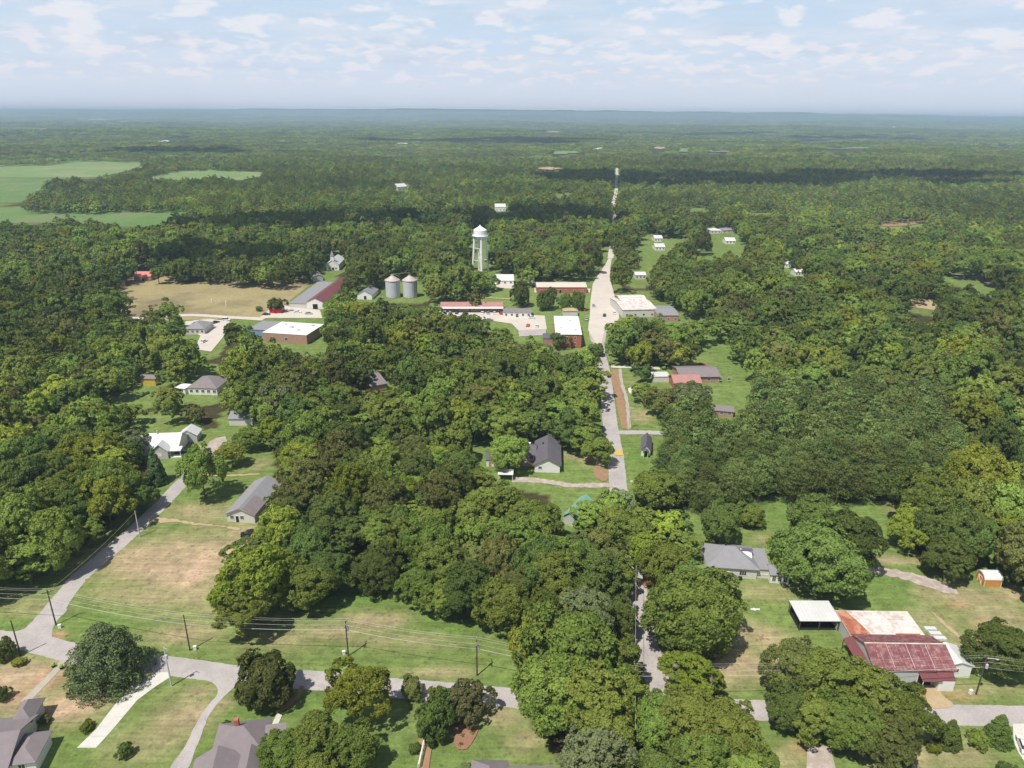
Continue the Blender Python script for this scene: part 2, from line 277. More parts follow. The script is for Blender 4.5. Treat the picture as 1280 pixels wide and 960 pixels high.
col = mixc(col, C(.125, .215, .048), lush); col = mixc(col, C(.47, .335, .225), dry); col = mixc(col, C(.46, .26, .16), clay)
col *= (.86+.28*n2)[..., None]
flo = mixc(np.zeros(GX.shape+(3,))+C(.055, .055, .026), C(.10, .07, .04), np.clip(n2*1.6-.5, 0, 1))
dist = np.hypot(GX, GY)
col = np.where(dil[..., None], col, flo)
farc = mixc(np.zeros(GX.shape+(3,))+C(.050, .066, .032), C(.085, .10, .048), np.clip(n3*2-.5, 0, 1)); farc = mixc(farc, C(.20, .20, .13), np.clip((n4-.74)*6, 0, 1)*.35)  # far canopy colour with its self-shadowing mixed in
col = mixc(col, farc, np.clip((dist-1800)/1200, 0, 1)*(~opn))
me = bpy.data.meshes.new('ground')
co = np.stack([GX, GY, GZ], -1).reshape(-1, 3).astype(np.float32)
ii = (np.arange(ny_-1)[:, None]*nx_+np.arange(nx_-1)[None, :]).ravel()
quads = np.stack([ii, ii+1, ii+nx_+1, ii+nx_], 1).astype(np.int32)
def fast_mesh(me, co, quads):
    me.vertices.add(len(co)); me.vertices.foreach_set('co', co.astype(np.float32).ravel())
    me.loops.add(quads.size); me.loops.foreach_set('vertex_index', quads.ravel().astype(np.int32))
    me.polygons.add(len(quads)); me.polygons.foreach_set('loop_start', np.arange(0, quads.size, 4, dtype=np.int32)); me.update(calc_edges=True)
fast_mesh(me, co, quads)
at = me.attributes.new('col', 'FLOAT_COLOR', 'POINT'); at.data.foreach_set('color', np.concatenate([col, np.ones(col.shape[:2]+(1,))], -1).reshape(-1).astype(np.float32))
gm, nt, out = new_mat('grass_ground'); L = nt.links.new
b = N(nt, 'ShaderNodeBsdfDiffuse'); a = N(nt, 'ShaderNodeAttribute', attribute_name='col'); g = N(nt, 'ShaderNodeNewGeometry')
def nz_(scale, lo, hi, det=4., rough=.6):
    q = N(nt, 'ShaderNodeTexNoise', Scale=scale, Detail=det, Roughness=rough); L(g.outputs['Position'], q.inputs['Vector'])
    r_ = N(nt, 'ShaderNodeMapRange'); L(q.outputs['Fac'], r_.inputs['Value'])
    for k, v in zip(('From Min', 'From Max', 'To Min', 'To Max'), (.3, .7, lo, hi)): r_.inputs[k].default_value = v
    return q, r_.outputs[0]
_, f1 = nz_(.35, .76, 1.24); q2, f2 = nz_(1.8, .74, 1.26, 7., .75); _, f3 = nz_(.004, .85, 1.15, 6., .7)
c_ = a.outputs['Color']
mp = N(nt, 'ShaderNodeMapping'); mp.inputs['Rotation'].default_value = (0, 0, .06); mp.inputs['Scale'].default_value = (.10, 1.15, 1); L(g.outputs['Position'], mp.inputs[0])
st = N(nt, 'ShaderNodeTexNoise', Scale=1., Detail=3.); L(mp.outputs[0], st.inputs['Vector']); sr = N(nt, 'ShaderNodeMapRange'); L(st.outputs['Fac'], sr.inputs['Value'])
for k, v in zip(('From Min', 'From Max', 'To Min', 'To Max'), (.35, .65, .88, 1.12)): sr.inputs[k].default_value = v
wv = N(nt, 'ShaderNodeTexVoronoi', Scale=.55, Randomness=1.); L(g.outputs['Position'], wv.inputs['Vector']); wr = N(nt, 'ShaderNodeMapRange'); L(wv.outputs['Distance'], wr.inputs['Value'])
for k, v in zip(('From Min', 'From Max', 'To Min', 'To Max'), (.12, .3, .72, 1.)): wr.inputs[k].default_value = v
for f_ in (f1, f2, f3, sr.outputs[0], wr.outputs[0]):
    s_ = N(nt, 'ShaderNodeVectorMath', operation='SCALE'); L(c_, s_.inputs[0]); L(f_, s_.inputs['Scale']); c_ = s_.outputs[0]
L(c_, b.inputs['Color']); bp = N(nt, 'ShaderNodeBump', Strength=.5, Distance=.12); L(q2.outputs['Fac'], bp.inputs['Height']); L(bp.outputs[0], b.inputs['Normal']); L(b.outputs[0], out.inputs['Surface'])
me.materials.append(gm); me.shade_smooth()
go = bpy.data.objects.new('ground', me); COL.objects.link(go); tag(go, kind='structure', label='rolling green and dry grass ground reaching the horizon')

# ------------------------------------------------------------------ flat sheets: roads, drives, fields
LAY = [0.02]
def smooth_line(pts, step=1.5, closed=False):
    pts = [Vector(p) for p in pts]; out = []; n = len(pts); rng = range(n if closed else n-1)
    for i in rng:
        p0, p1, p2, p3 = (pts[(i-1) % n] if closed or i else pts[0]), pts[i], pts[(i+1) % n], (pts[(i+2) % n] if closed or i < n-2 else pts[-1])
        k = max(2, int((p2-p1).length/step))
        for j in range(k):
            t = j/k; out.append(.5*((2*p1)+(p2-p0)*t+(2*p0-5*p1+4*p2-p3)*t*t+(3*p1-p0-3*p2+p3)*t**3))
    if not closed: out.append(pts[-1])
    return out
def jit(k, s): return (math.sin(k*12.9898+s*78.2)*43758.5453 % 1)-.5
def drape(v, lift): return (v[0], v[1], float(hgt(v[0], v[1]))+lift)
def ribbon(name, pts, w, m, lift=None, step=.9, edge=.2, kind='structure', **kw):
    if lift is None: LAY[0] += .006; lift = LAY[0]
    wp = [P(*p) for p in pts]; ws = w if hasattr(w, '__len__') else [w]*len(pts)
    line = smooth_line([(p.x, p.y, ws[i]) for i, p in enumerate(wp)], step)
    mb = MB(); n = len(line)
    for i, p in enumerate(line):
        d = (line[min(i+1, n-1)]-line[max(i-1, 0)]); d = Vector((d.x, d.y, 0)).normalized(); s = Vector((d.y, -d.x, 0))
        a = p-s*(p.z/2+jit(i, 1)*edge*2); c = p+s*(p.z/2+jit(i, 2)*edge*2)
        mb.v += [drape(a, lift), drape(c, lift)]
        if i: mb.f.append((2*i-2, 2*i-1, 2*i+1, 2*i))
    return mb.build(name, m, kind=kind, **kw)
def sheet(name, pts, m, lift=None, round_=False, edge=.2, grid=False, **kw):
    if lift is None: LAY[0] += .006; lift = LAY[0]
    wp = [P(*p) for p in pts]; far = wp[0].y
    v = smooth_line([(p.x, p.y, 0) for p in wp], max(1., far/150), True) if round_ else [Vector((p.x, p.y, 0)) for p in wp]
    v = [drape((p.x+jit(i, 3)*edge*2, p.y+jit(i, 4)*edge*2), lift) for i, p in enumerate(v)]
    import bmesh
    bm = bmesh.new(); f = bm.faces.new([bm.verts.new(q) for q in v]); bm.normal_update()
    if f.normal.z < 0: bmesh.ops.reverse_faces(bm, faces=[f])
    bmesh.ops.triangulate(bm, faces=[f]); me = bpy.data.meshes.new(name); bm.to_mesh(me); bm.free(); me.materials.append(M[m])
    o = bpy.data.objects.new(name, me); COL.objects.link(o); return tag(o, kind='structure', **kw)

SIDE = [(-70,790),(0,799),(30,801),(75,812),(110,821),(150,826),(176,829),(210,832),(262,839),(296,844),(369,849),(430,853),(481,859),(545,864),(635,872),(700,876),(833,881),(930,887),(1000,889),(1166,893),(1280,895),(1360,897)]
ribbon('road', SIDE, 5.3, 'asphalt', edge=.1)
LST = [(45,806),(47,789),(62,769),(81,744),(103,718),(127,698),(161,669),(187,645),(210,622),(225,606),(236,595),(244,584)]
ribbon('road', LST, [6,6,5.4]+[4.8]*9, 'asphalt', edge=.12)
sheet('road', [(0,790),(22,789),(41,780),(56,765),(70,755),(84,762),(66,780),(60,792),(64,800),(80,806),(84,821),(40,812),(0,808)], 'asphalt', edge=.05, round_=True)
MAIN = [(860,1040),(842,960),(836,905),(831,876),(816,832),(805,799),(799,769),(796,750),(793,724),(786,680),(779,645),(773,610),(771,585),(769,567),(765,545),(762,525),(760,505),(757,480),(754,460),(750,442),(748,428)]
ribbon('road', MAIN, 5.6, 'asphalt', edge=.1)
ribbon('road', [(748,428),(747,418),(750,404)], [7,9,12], 'asphalt', edge=.05)
sheet('town_street', [(735,412),(737,395),(738,375),(741,355),(747,345),(757,330),(761,322),(765,322),(763,334),(763,350),(767,365),(772,382),(774,398),(768,405),(756,410),(752,430),(745,430)], 'town', edge=.1)
ribbon('road', [(763,323),(766,305),(768,288),(768,270),(767,253),(770,240),(771,225),(771,210)], [5,5,4.5,5,5,5,5.5,6], 'town', lift=.25, step=8)
sheet('driveway', [(180,842),(212,840),(212,847),(195,858),(172,875),(139,914),(120,935),(96,935),(120,912),(157,864)], 'concrete', round_=False, edge=.03)
sheet('driveway', [(262,847),(296,849),(290,862),(272,880),(259,900),(246,934),(234,962),(212,962),(229,937),(244,907),(259,883),(272,868),(270,858)], 'asphalt', round_=True, edge=.1)
sheet('footpath', [(77,824),(86,826),(71,842),(37,878),(26,877),(62,842)], 'walk', edge=.03)
sheet('footpath', [(346,892),(353,893),(344,914),(337,913)], 'concrete', edge=.02)
ribbon('footpath', [(350,890),(358,883),(371,873),(378,858)], [.9,1.2,.9,.8], 'dirt')
sheet('driveway', [(1266,905),(1284,905),(1300,950),(1280,952),(1273,941),(1267,928)], 'concrete', edge=.03)
ribbon('gravel_drive', [(1050,716),(1075,713),(1093,714),(1121,717),(1144,724),(1168,731),(1184,737),(1196,739)], [2.4,2.6,3,3.4,4.4,5.2,4.5,2], 'gravel', edge=.5, step=1)
ribbon('gravel_drive', [(640,600),(655,600),(672,601),(690,603),(712,607),(735,607),(768,606)], [4,3.4,3,2.6,3,2.8,3], 'gravel', edge=.3)
sheet('barn_apron', [(1152,857),(1174,858),(1176,868),(1193,881),(1184,886),(1163,885),(1158,872)], 'tan', round_=True)
ribbon('dirt_track', [(190,649),(202,651),(225,652),(250,656),(275,658),(300,662)], [3.2,2.4,1,.8,.8,.7], 'tan', edge=.35)
ribbon('dirt_track', [(250,593),(275,595),(300,594),(325,593)], [.9,.8,1,.8], 'tan', edge=.3)
ribbon('dirt_track', [(1165,765),(1185,785),(1205,802),(1218,818)], [.5,.8,.9,.5], 'tan', edge=.4)
ribbon('driveway', [(769,541),(790,541),(815,541),(845,543)], 3.4, 'asphalt')
ribbon('driveway', [(764,458.5),(780,459),(800,459),(825,461)], 3.0, 'concrete')
sheet('driveway', [(785,486),(795,481),(797,484),(796,492),(791,494),(786,491)], 'concrete', edge=.05)
sheet('dirt_verge', [(763,462),(774,462),(775,478),(781,500),(786,537),(777,536),(772,512),(768,490),(765,478)], 'dirt', round_=False)
ribbon('footpath', [(775,461),(777,478),(783,499),(787,537)], 1.3, 'walk')
sheet('dirt_verge', [(743,580),(758,586),(759,602),(745,598)], 'dirt', round_=True)
sheet('driveway', [(1010,930),(1036,934),(1045,968),(1008,968)], 'gravel', edge=.2)
ribbon('driveway', [(283,549),(272,552),(265,562),(263,572),(250,586)], [5,5,4,3,3], 'gravel', edge=.2)
sheet('paved_lot', [(547,386),(590,384),(630,391),(665,394),(681,395),(683,412),(648,413),(640,405),(600,399),(585,397),(550,393)], 'town', edge=.3)
sheet('paved_lot', [(648,413),(682,412),(682,419),(649,421)], 'asphalt', edge=.1)
sheet('paved_lot', [(668,360),(738,361),(737,366),(668,366)], 'town', edge=.1)
sheet('paved_lot', [(324,398),(345,380),(360,383),(400,388),(403,398),(360,398)], 'town', edge=.2)
ribbon('road', [(60,401),(110,401),(152,399),(185,398),(237,394),(290,397),(330,399)], [7,7,7,7,5,5,6], 'town', lift=.12, step=4)
sheet('paved_lot', [(262,399),(287,402),(280,420),(264,440),(243,437),(250,420),(232,412),(232,402)], 'town', edge=.3)
ribbon('footpath', [(560,371),(600,372),(640,374)], 2.5, 'tan')
sheet('pool_deck', [(820,487),(822,494),(812,490)], 'concrete', edge=.05)
ribbon('gravel_drive', [(1165,345),(1190,343),(1215,346),(1238,354),(1256,362)], [5,6,7,7,6], 'gravel', lift=.3, step=4)
sheet('clearing', [(1098,277),(1130,276),(1155,277),(1157,279),(1130,283),(1103,284)], 'dirt', lift=.5, edge=2)
sheet('clearing', [(1137,375),(1160,374),(1170,380),(1168,388),(1140,384)], 'tan', lift=.2)
sheet('clearing', [(615,350),(643,350),(646,356),(640,361),(622,360)], 'town', lift=.1)
F_ = 'field'
sheet(F_, [(-120,257),(25,260),(100,262),(230,261),(240,265),(215,276),(200,284),(130,284),(60,279),(-120,281)], 'crop', lift=.4, edge=.5)
sheet(F_, [(-120,223),(65,223),(60,233),(45,243),(25,254),(-120,256)], 'crop', lift=.5, edge=.5)
sheet(F_, [(-120,205),(35,204),(90,197),(178,199),(182,209),(150,216),(120,222),(60,222.6),(-120,222)], 'crop2', lift=.6, edge=.5)
sheet(F_, [(-20,203),(24,201),(24,205),(-20,211)], 'tan', lift=.9, edge=.5)
sheet(F_, [(175,223),(225,212),(265,210),(334,212),(330,220),(305,226),(270,224),(225,226)], 'crop2', lift=.7, edge=.5)
sheet(F_, [(95,400),(130,372),(143,357),(168,340),(190,330),(240,340),(255,345),(356,350),(383,343),(388,356),(362,376),(362,392),(330,398),(152,402)], 'hay', lift=.1, edge=.3)
for pl, m_ in (([(998,175),(1015,171),(1034,172),(1038,176)], 'tan'), ([(666,166),(680,161),(700,162),(704,166)], 'tan'), ([(846,191),(850,184),(862,184),(864,191)], 'crop2'), ([(882,191),(884,186),(912,187),(914,191)], 'crop2'), ([(692,194),(692,190),(708,189),(710,194)], 'crop2')):
    sheet('distant_field', pl, m_, lift=3, edge=3)
for i, pl in enumerate(FARF): sheet('distant_field', [(x, y+(y-148)*.02) for x, y in pl], ['crop2', 'hay', 'crop2', 'tan', 'crop'][i % 5], lift=2.5, edge=3)
# yellow patch painted across the road, garden bed
sheet('road_marking', [(768.5,563.5),(777.5,563.5),(778.5,570),(769,570)], 'yellow', lift=.2, edge=0)
sheet('garden_bed', [(560,908),(566,897),(580,895),(596,902),(598,914),(592,926),(584,937),(572,937),(567,928),(567,916)], 'soil', round_=True, edge=.05)
sheet('clay_strip', [(533,922),(540,925),(535,962),(526,962)], 'dirt', round_=False)

# ------------------------------------------------------------------ buildings
def rect(A, B, C=None, z=0.0, d=None):
    """eave (or base) line A-B traced in the photo at height z, C a point on the far side: origin, turn, length, depth"""
    a, b = P(*A, z), P(*B, z); ux = (b-a); ux.z = 0; L = ux.length; ux.normalize(); uy = Vector((-ux.y, ux.x, 0))
    if C is not None: d = (P(*C, z)-a).dot(uy)
    return (a.x, a.y, float(hgt(a.x, a.y))), math.atan2(ux.y, ux.x), L, d
def block(root, x0, y0, w, d, h, roof='gx', rh=2., ov=.4, wm='white', rm='shingle', z0=0., t=.16, wall='wall'):
    x1, y1, ze = x0+w, y0+d, z0+h; mb = MB(); xm, ym = (x0+x1)/2, (y0+y1)/2
    V = [(x0,y0,z0),(x1,y0,z0),(x1,y1,z0),(x0,y1,z0),(x0,y0,ze),(x1,y0,ze),(x1,y1,ze),(x0,y1,ze)]
    Fc = [(0,1,5,4),(1,2,6,5),(2,3,7,6),(3,0,4,7)]
    r = MB()
    if roof == 'gx':
        k = rh/(d/2); V += [(x0,ym,ze+rh),(x1,ym,ze+rh)]; Fc += [(4,7,8),(5,9,6)]; e = ze-k*ov+t; rz = ze+rh+t
        r.slab([(x0-ov,y0-ov,e),(x1+ov,y0-ov,e),(x1+ov,ym,rz),(x0-ov,ym,rz),(x0-ov,y1+ov,e),(x1+ov,y1+ov,e)], [(0,1,2,3),(3,2,5,4)], t-.02)
    elif roof == 'gy':
        k = rh/(w/2); V += [(xm,y0,ze+rh),(xm,y1,ze+rh)]; Fc += [(4,5,8),(6,7,9)]; e = ze-k*ov+t; rz = ze+rh+t
        r.slab([(x0-ov,y0-ov,e),(xm,y0-ov,rz),(xm,y1+ov,rz),(x0-ov,y1+ov,e),(x1+ov,y0-ov,e),(x1+ov,y1+ov,e)], [(0,1,2,3),(1,4,5,2)], t-.02)
    elif roof == 'hip':
        e = ze-.1+t; rz = ze+rh; q = min(w, d)/2; a_, b_ = ((xm-(w/2-q) , ym), (xm+(w/2-q), ym)) if w >= d else ((xm, ym-(d/2-q)), (xm, ym+(d/2-q)))
        if abs(w-d) < .6: a_, b_ = (xm-.3, ym), (xm+.3, ym)
        vs = [(x0-ov,y0-ov,e),(x1+ov,y0-ov,e),(x1+ov,y1+ov,e),(x0-ov,y1+ov,e),(a_[0],a_[1],rz),(b_[0],b_[1],rz)]
        r.slab(vs, [(0,1,5,4),(1,2,5),(2,3,4,5),(3,0,4)] if (w >= d or abs(w-d) < .6) else [(0,1,4),(1,2,5,4),(2,3,5),(3,0,4,5)], t-.02)
    elif roof == 'shed':   # front eave low, back high by rh
        V[6] = (x1,y1,ze+rh); V[7] = (x0,y1,ze+rh); k = rh/d
        r.slab([(x0-ov,y0-ov,ze-k*ov+t),(x1+ov,y0-ov,ze-k*ov+t),(x1+ov,y1+ov,ze+rh+k*ov+t),(x0-ov,y1+ov,ze+rh+k*ov+t)], [(0,1,2,3)], t-.02)
    elif roof == 'flat':
        r.slab([(x0-ov,y0-ov,ze+t),(x1+ov,y0-ov,ze+t),(x1+ov,y1+ov,ze+t),(x0-ov,y1+ov,ze+t)], [(0,1,2,3)], t-.02)
    elif roof == 'barrel':
        n = 8; vs = []; fs = []
        for i in range(n+1):
            a = math.pi*i/n; yy = ym-math.cos(a)*(d/2+ov); zz = ze+math.sin(a)*rh+t; vs += [(x0-ov,yy,zz),(x1+ov,yy,zz)]
            if i: fs.append((2*i-2, 2*i-1, 2*i+1, 2*i))
        r.slab(vs, fs, t-.02); k0 = len(V); V += [(x0, ym-math.cos(math.pi*i/n)*d/2, ze+math.sin(math.pi*i/n)*(rh-.05)) for i in range(n+1)]; Fc.append(tuple(range(k0, k0+n+1))[::-1])
        k0 = len(V); V += [(x1, ym-math.cos(math.pi*i/n)*d/2, ze+math.sin(math.pi*i/n)*(rh-.05)) for i in range(n+1)]; Fc.append(tuple(range(k0, k0+n+1)))
    if wm: mb.add(V, Fc).build(wall, wm, root)
    ro = r.build('roof', rm, root)
    return ro
def opening(root, x0, y0, w, d, side, pos, z, ww, hh, kind='window', fm='white', pm='glass', mull=1):
    """a window (> frame bars, pane) or door on one side of a block"""
    def T(u, v, dep):
        return {'F': (x0+u, y0-dep, v), 'B': (x0+w-u, y0+d+dep, v), 'L': (x0-dep, y0+d-u, v), 'R': (x0+w+dep, y0+u, v)}[side]
    def bx(mb, u0, v0, u1, v1, d0, d1):
        a, b = T(u0, v0, d0), T(u1, v1, d1); lo = [min(p, q) for p, q in zip(a, b)]; hi = [max(p, q) for p, q in zip(a, b)]; mb.box(*lo, *hi)
    f = MB(); t = .1
    bx(f, pos-t, z-t, pos, z+hh+t, .0, .07); bx(f, pos+ww, z-t, pos+ww+t, z+hh+t, .0, .07); bx(f, pos, z+hh, pos+ww, z+hh+t, .0, .07)
    if kind == 'window':
        bx(f, pos, z-t, pos+ww, z, .0, .09)
        for i in range(mull): u = pos+ww*(i+1)/(mull+1); bx(f, u-.03, z, u+.03, z+hh, .0, .05)
    fo = f.build(kind if kind == 'window' else 'door', fm, root)
    p = MB(); bx(p, pos, z, pos+ww, z+hh, .005, .03); p.build('pane' if kind == 'window' else 'door_panel', pm, fo)
    return fo
def house(name, label, cat, A, B, C=None, z=0., d=None, group=None):
    o, a, L, D = rect(A, B, C, z, d)
    return empty(name, o, a, label=label, cat=cat, group=group), L, D
def posts(root, pts, h, s=.12, m='white', name='post'):
    for x, y in pts: MB().box(x-s/2, y-s/2, 0, x+s/2, y+s/2, h).build(name, m, root)
def chimney(roof, x, y, z0, z1, s=.7, m='brick', cap=True):
    o = MB().box(x-s/2, y-s/2, z0, x+s/2, y+s/2, z1).build('chimney', m, roof)
    return o
def vent(roof, x, y, z): MB().box(x-.2, y-.2, z-.3, x+.2, y+.2, z+.5).build('roof_vent', 'dark', roof)
def wins(r, x0, y0, w, d, side, ps, z=1., ww=1., hh=1.3, **k):
    for p in ps: opening(r, x0, y0, w, d, side, p, z, ww, hh, **k)

# 1 gray hip roofed house, right of the road
r, L_, D_ = house('house', 'pale gray siding house with a broad gray hip roof beside the large green tree', 'house', (885.5,707.5), (962.5,712.5), (877.5,680), 3.0)
L1 = L_*.80
ro = block(r, 0, 0, L1, D_, 3.0, 'hip', 3.1, .5, 'cream', 'shingle'); vent(ro, L1*.42, D_*.62, 5.6)
MB().box(-.02, -.04, 0, 2.6, 1.0, .25).build('porch_floor', 'concrete', r)
opening(r, 0, 0, L1, D_, 'F', .5, .3, 2.0, 2.3, 'door', pm='dark'); wins(r, 0, 0, L1, D_, 'F', [3.8], 1., 1.6, 1.0, pm='white'); wins(r, 0, 0, L1, D_, 'F', [7.9], .9, 1.7, 1.3, mull=2)  # dark panel puts the shade of the porch recess into colour
posts(r, [(-.3,-.3),(-.3,1.6),(2.3,-.35)], 2.95)
block(r, L1+.02, .6, L_-L1, D_*.72, 2.7, 'shed', 1.1, .3, 'cream', 'shingle'); MB().box(L1+.1, .52, 1.0, L_-.1, .56, 1.25).build('trim', 'white', r)
dm = MB().add([(L1*.72,D_*.33,3.9),(L1*.94,D_*.33,3.5),(L1*.94,D_*.42,4.9),(L1*.70,D_*.5,5.6),(L1*.72,D_*.45,4.4)], [(0,1,2,3)]).build('dormer', 'white', r); MB().box(L1*.68, D_*.44, 5.3, L1*.96, D_*.56, 5.45).build('dormer_roof', 'shingle_d', dm)
block(r, L_+.03, -1.2, 4.6, 5.2, 2.5, 'gx', .9, .3, 'white', 'shingle'); wins(r, L_+.03, -1.2, 4.6, 5.2, 'F', [.5,1.9,3.3], .6, .8, 1.5)
MB().box(L1*.62, -1.1, 0, L1*.62+.9, -.5, .9).build('air_conditioner', 'dark', r)

# 2 barn complex
r, L_, D_ = house('barn', 'barn with a streaked dark red roof and rusty white rear roof beside the road', 'barn', (1094,836), (1194,837.5), (1070,794), 4.0)
block(r, 0, 0, L_, D_, 4.0, 'gx', 2.0, .35, 'graysid', 'redmetal')
DB = 0.0
o2, a2, L2, D2 = rect((1064.4,794.8), (1154.6,793.0), (1043.3,759.5), 3.2)
bk = Vector(o2)-Vector(r.location); th = r.rotation_euler.z; bx_, by_ = bk.x*math.cos(th)+bk.y*math.sin(th), -bk.x*math.sin(th)+bk.y*math.cos(th)
block(r, bx_, D_+.4, L2, D2-1, 3.0, 'shed', .25, .15, 'graysid', 'rust')
MB().slab([(bx_-.1, D_+.3, 3.24),(bx_+L2*.30, D_+.3, 3.24),(bx_+L2*.22, D_+D2*.5, 3.36),(bx_+L2*.13, D_+D2-.7, 3.5),(bx_-.1, D_+D2-.7, 3.5)], [(0,1,2,3,4)], .03).build('roof_patch', 'rust_r', r)
MB().slab([(bx_+L2*.62, D_+.32, 3.24),(bx_+L2*.95, D_+.32, 3.24),(bx_+L2*.95, D_+1.7, 3.27),(bx_+L2*.62, D_+1.7, 3.27)], [(0,1,2,3)], .03).build('roof_patch', 'rust_r', r)
MB().slab([(-2.1, 1.5, 2.9),(-.15, 1.5, 3.7),(-.15, D_+.2, 3.7),(-2.1, D_+.2, 2.9)], [(0,1,2,3)], .12).build('lean_to_roof', 'redmetal_p', r)
posts(r, [(-2.0,1.7),(-2.0,D_/2+.8),(-2.0,D_)], 2.85, m='wood')
# front doorway with a near-black panel painting its inner shade, awning, white porch corner
opening(r, 0, 0, L_, D_, 'F', L_*.56, .02, L_*.18, 2.7, 'door', pm='dark'); MB().slab([(L_*.55,-2.0,2.75),(L_*.80,-2.0,2.75),(L_*.80,-.02,3.35),(L_*.55,-.02,3.35)], [(0,1,2,3)], .1).build('awning', 'redmetal_p', r)
block(r, L_*.77, -1.6, L_*.2, 1.56, 2.6, 'shed', .9, .05, 'white', 'redmetal_p'); posts(r, [(L_*.56,-1.9)], 2.7)
# right annex
block(r, L_+.05, D_*.22, 5.0, D_*.55, 3.2, 'gy', .9, .35, 'white', 'whmetal'); wins(r, L_+.05, D_*.22, 5.0, D_*.55, 'F', [1.5], 1.4, .9, .9)
wins(r, L_+.05, D_*.22, 5.0, D_*.55, 'R', [2.], 1.2, .9, 1.)
for q in (.25, .5, .75): MB().slab([(L_*q, .1, 4.24),(L_*q+.06, .1, 4.24),(L_*q+.06, D_/2, 6.24),(L_*q, D_/2, 6.24)], [(0,1,2,3)], .03).build('roof_seam', 'whmetal', r)
MB().tube([(-.35, D_/2, 6.25), (L_+.35, D_/2, 6.25)], .14, 6).build('ridge_cap', 'rust', r)
for i in range(3): tag(MB().box(0,0,0,2.6,1.1,.5).build('roof_panel_stack', 'whmetal'), ['white metal sheets piled behind the barn, leftmost of three piles','white metal sheets piled behind the barn, middle of three piles','white metal sheets piled behind the barn, rightmost of three piles'][i], 'metal sheets', 'metal sheet piles').location = P(1157+i*6, 789+i*6, 0)
# 3 open white shed
r, L_, D_ = house('open_shed', 'white flat roofed open sided shed left of the red barn', 'shed', (1000.5,775.5), (1050.5,775.8), (989,752), 2.9)
block(r, 0, 0, L_, D_, 2.7, 'shed', .3, .1, None, 'whmetal'); posts(r, [(.1,.1),(L_/2,.1),(L_-.1,.1),(.1,D_-.1),(L_-.1,D_-.1)], 2.75, .16, 'wood')
MB().box(.3,D_-.35,0,L_-.2,D_-.25,2.75).build('wall', 'dark', r); MB().box(.15,.3,0,L_-.35,D_-.4,.12).build('floor', 'dark', r); MB().box(.6,D_*.3,.12,L_*.8,D_*.8,1.6).build('stored_boxes', 'dark', r); MB().box(L_-.3,.3,0,L_-.22,D_-.4,2.6).build('side_wall','graysid',r)  # back wall, floor and boxes near-black, standing in for shade under the roof
# 4 orange portable shed, arched white roof
r, L_, D_ = house('garden_shed', 'orange wooden shed with arched white roof at the edge of the trees', 'shed', (1229,733), (1251,733.5), (1223,727), 0)
D_ = 3.4; block(r, 0, 0, L_, D_, 1.9, 'barrel', 1.25, .12, 'orange', 'white')
for q in (.05, L_-.12): MB().box(q, -.05, 0, q+.1, -.0, 1.9).build('corner_trim', 'white', r)
dd = MB().box(-.08,.9,.05,-.01,D_-.9,2.1).build('door', 'orange', r); MB().tube([(-.12,.95,.1),(-.12,D_-.95,2.05)], .06, 4).tube([(-.12,D_-.95,.1),(-.12,.95,2.05)], .06, 4).tube([(-.12,.95,.1),(-.12,.95,2.05),(-.12,D_-.95,2.05),(-.12,D_-.95,.1)], .06, 4).build('door_trim', 'white', dd)
MB().tube([(-.06,-.02+D_/2-math.cos(math.pi*i/8)*D_/2*.96,1.9+math.sin(math.pi*i/8)*1.2) for i in range(9)], .09, 4).build('gable_trim', 'white', r)
# 5 dark hip house by the road with garage wing
r, L_, D_ = house('house', 'white brick house with a charcoal roof and gable front on the gravel drive', 'house', (668.5,580), (700,581), (673,551), 3.0)
ro = block(r, 0, 0, L_, D_, 2.9, 'gy', 2.2, .5, 'white', 'shingle_d'); block(r, -4.6, D_*.42, 4.55, D_*.45, 2.7, 'gx', 1.5, .4, 'cream', 'shingle_d'); wins(r, -4.6, D_*.42, 4.55, D_*.45, 'F', [1.,2.8], 1., 1., 1.1)
vent(ro, L_*.3, D_*.7, 4.6); wins(r, 0, 0, L_, D_, 'F', [1.2], 1.3, 1.1, .9); wins(r, 0, 0, L_, D_, 'R', [2,6,10], 1., 1., 1.2)
MB().box(-4.5,-.0+D_*.2,0,-.1,D_*.4,.3).build('porch_floor','brick2',r)
r, L_, D_ = house('carport', 'long white flat carport roof left of the charcoal roofed house', 'carport', (622.5,593), (641,593.5), d=3.6, z=2.3); block(r, 0,0,L_,D_,2.2,'flat',0,.1,None,'white'); posts(r, [(.1,.1),(L_-.1,.1),(.1,D_-.1),(L_-.1,D_-.1)], 2.2)
r, L_, D_ = house('garden_shed', 'small white shed with dark roof half hidden behind the round tree', 'shed', (608,583), (619,583), d=6, z=0); block(r, 0,0,L_,D_,2.4,'gx',1.2,.2,'white','shingle_d'); opening(r,0,0,L_,D_,'F',.8,.05,.9,1.9,'door',pm='brick2')
r, L_, D_ = house('canopy_tent', 'small white canopy behind the charcoal roofed house', 'canopy', (651,559), (661,560), d=3.5, z=2.2); block(r, 0,0,L_,D_,2.2,'shed',.4,.1,None,'white'); posts(r, [(.1,.1),(L_-.1,.1),(.1,D_-.1),(L_-.1,D_-.1)], 2.2)
# 6 small house right of the road
r, L_, D_ = house('cottage', 'small white cottage with charcoal gable roof on the lawn right of the road', 'cottage', (802,561), (813,562), (801,545), 2.6)
D_ = min(D_, 10); block(r, 0,0,L_,D_,2.6,'gy',1.6,.4,'white','shingle_d'); block(r,.6,-1.8,L_-1.2,1.75,2.2,'gy',.7,.2,None,'shingle_d'); posts(r,[(.8,-1.7),(L_-.8,-1.7)],2.2); opening(r,0,0,L_,D_,'F',1.2,.05,.9,1.9,'door',pm='dark'); wins(r,0,0,L_,D_,'L',[3,7])
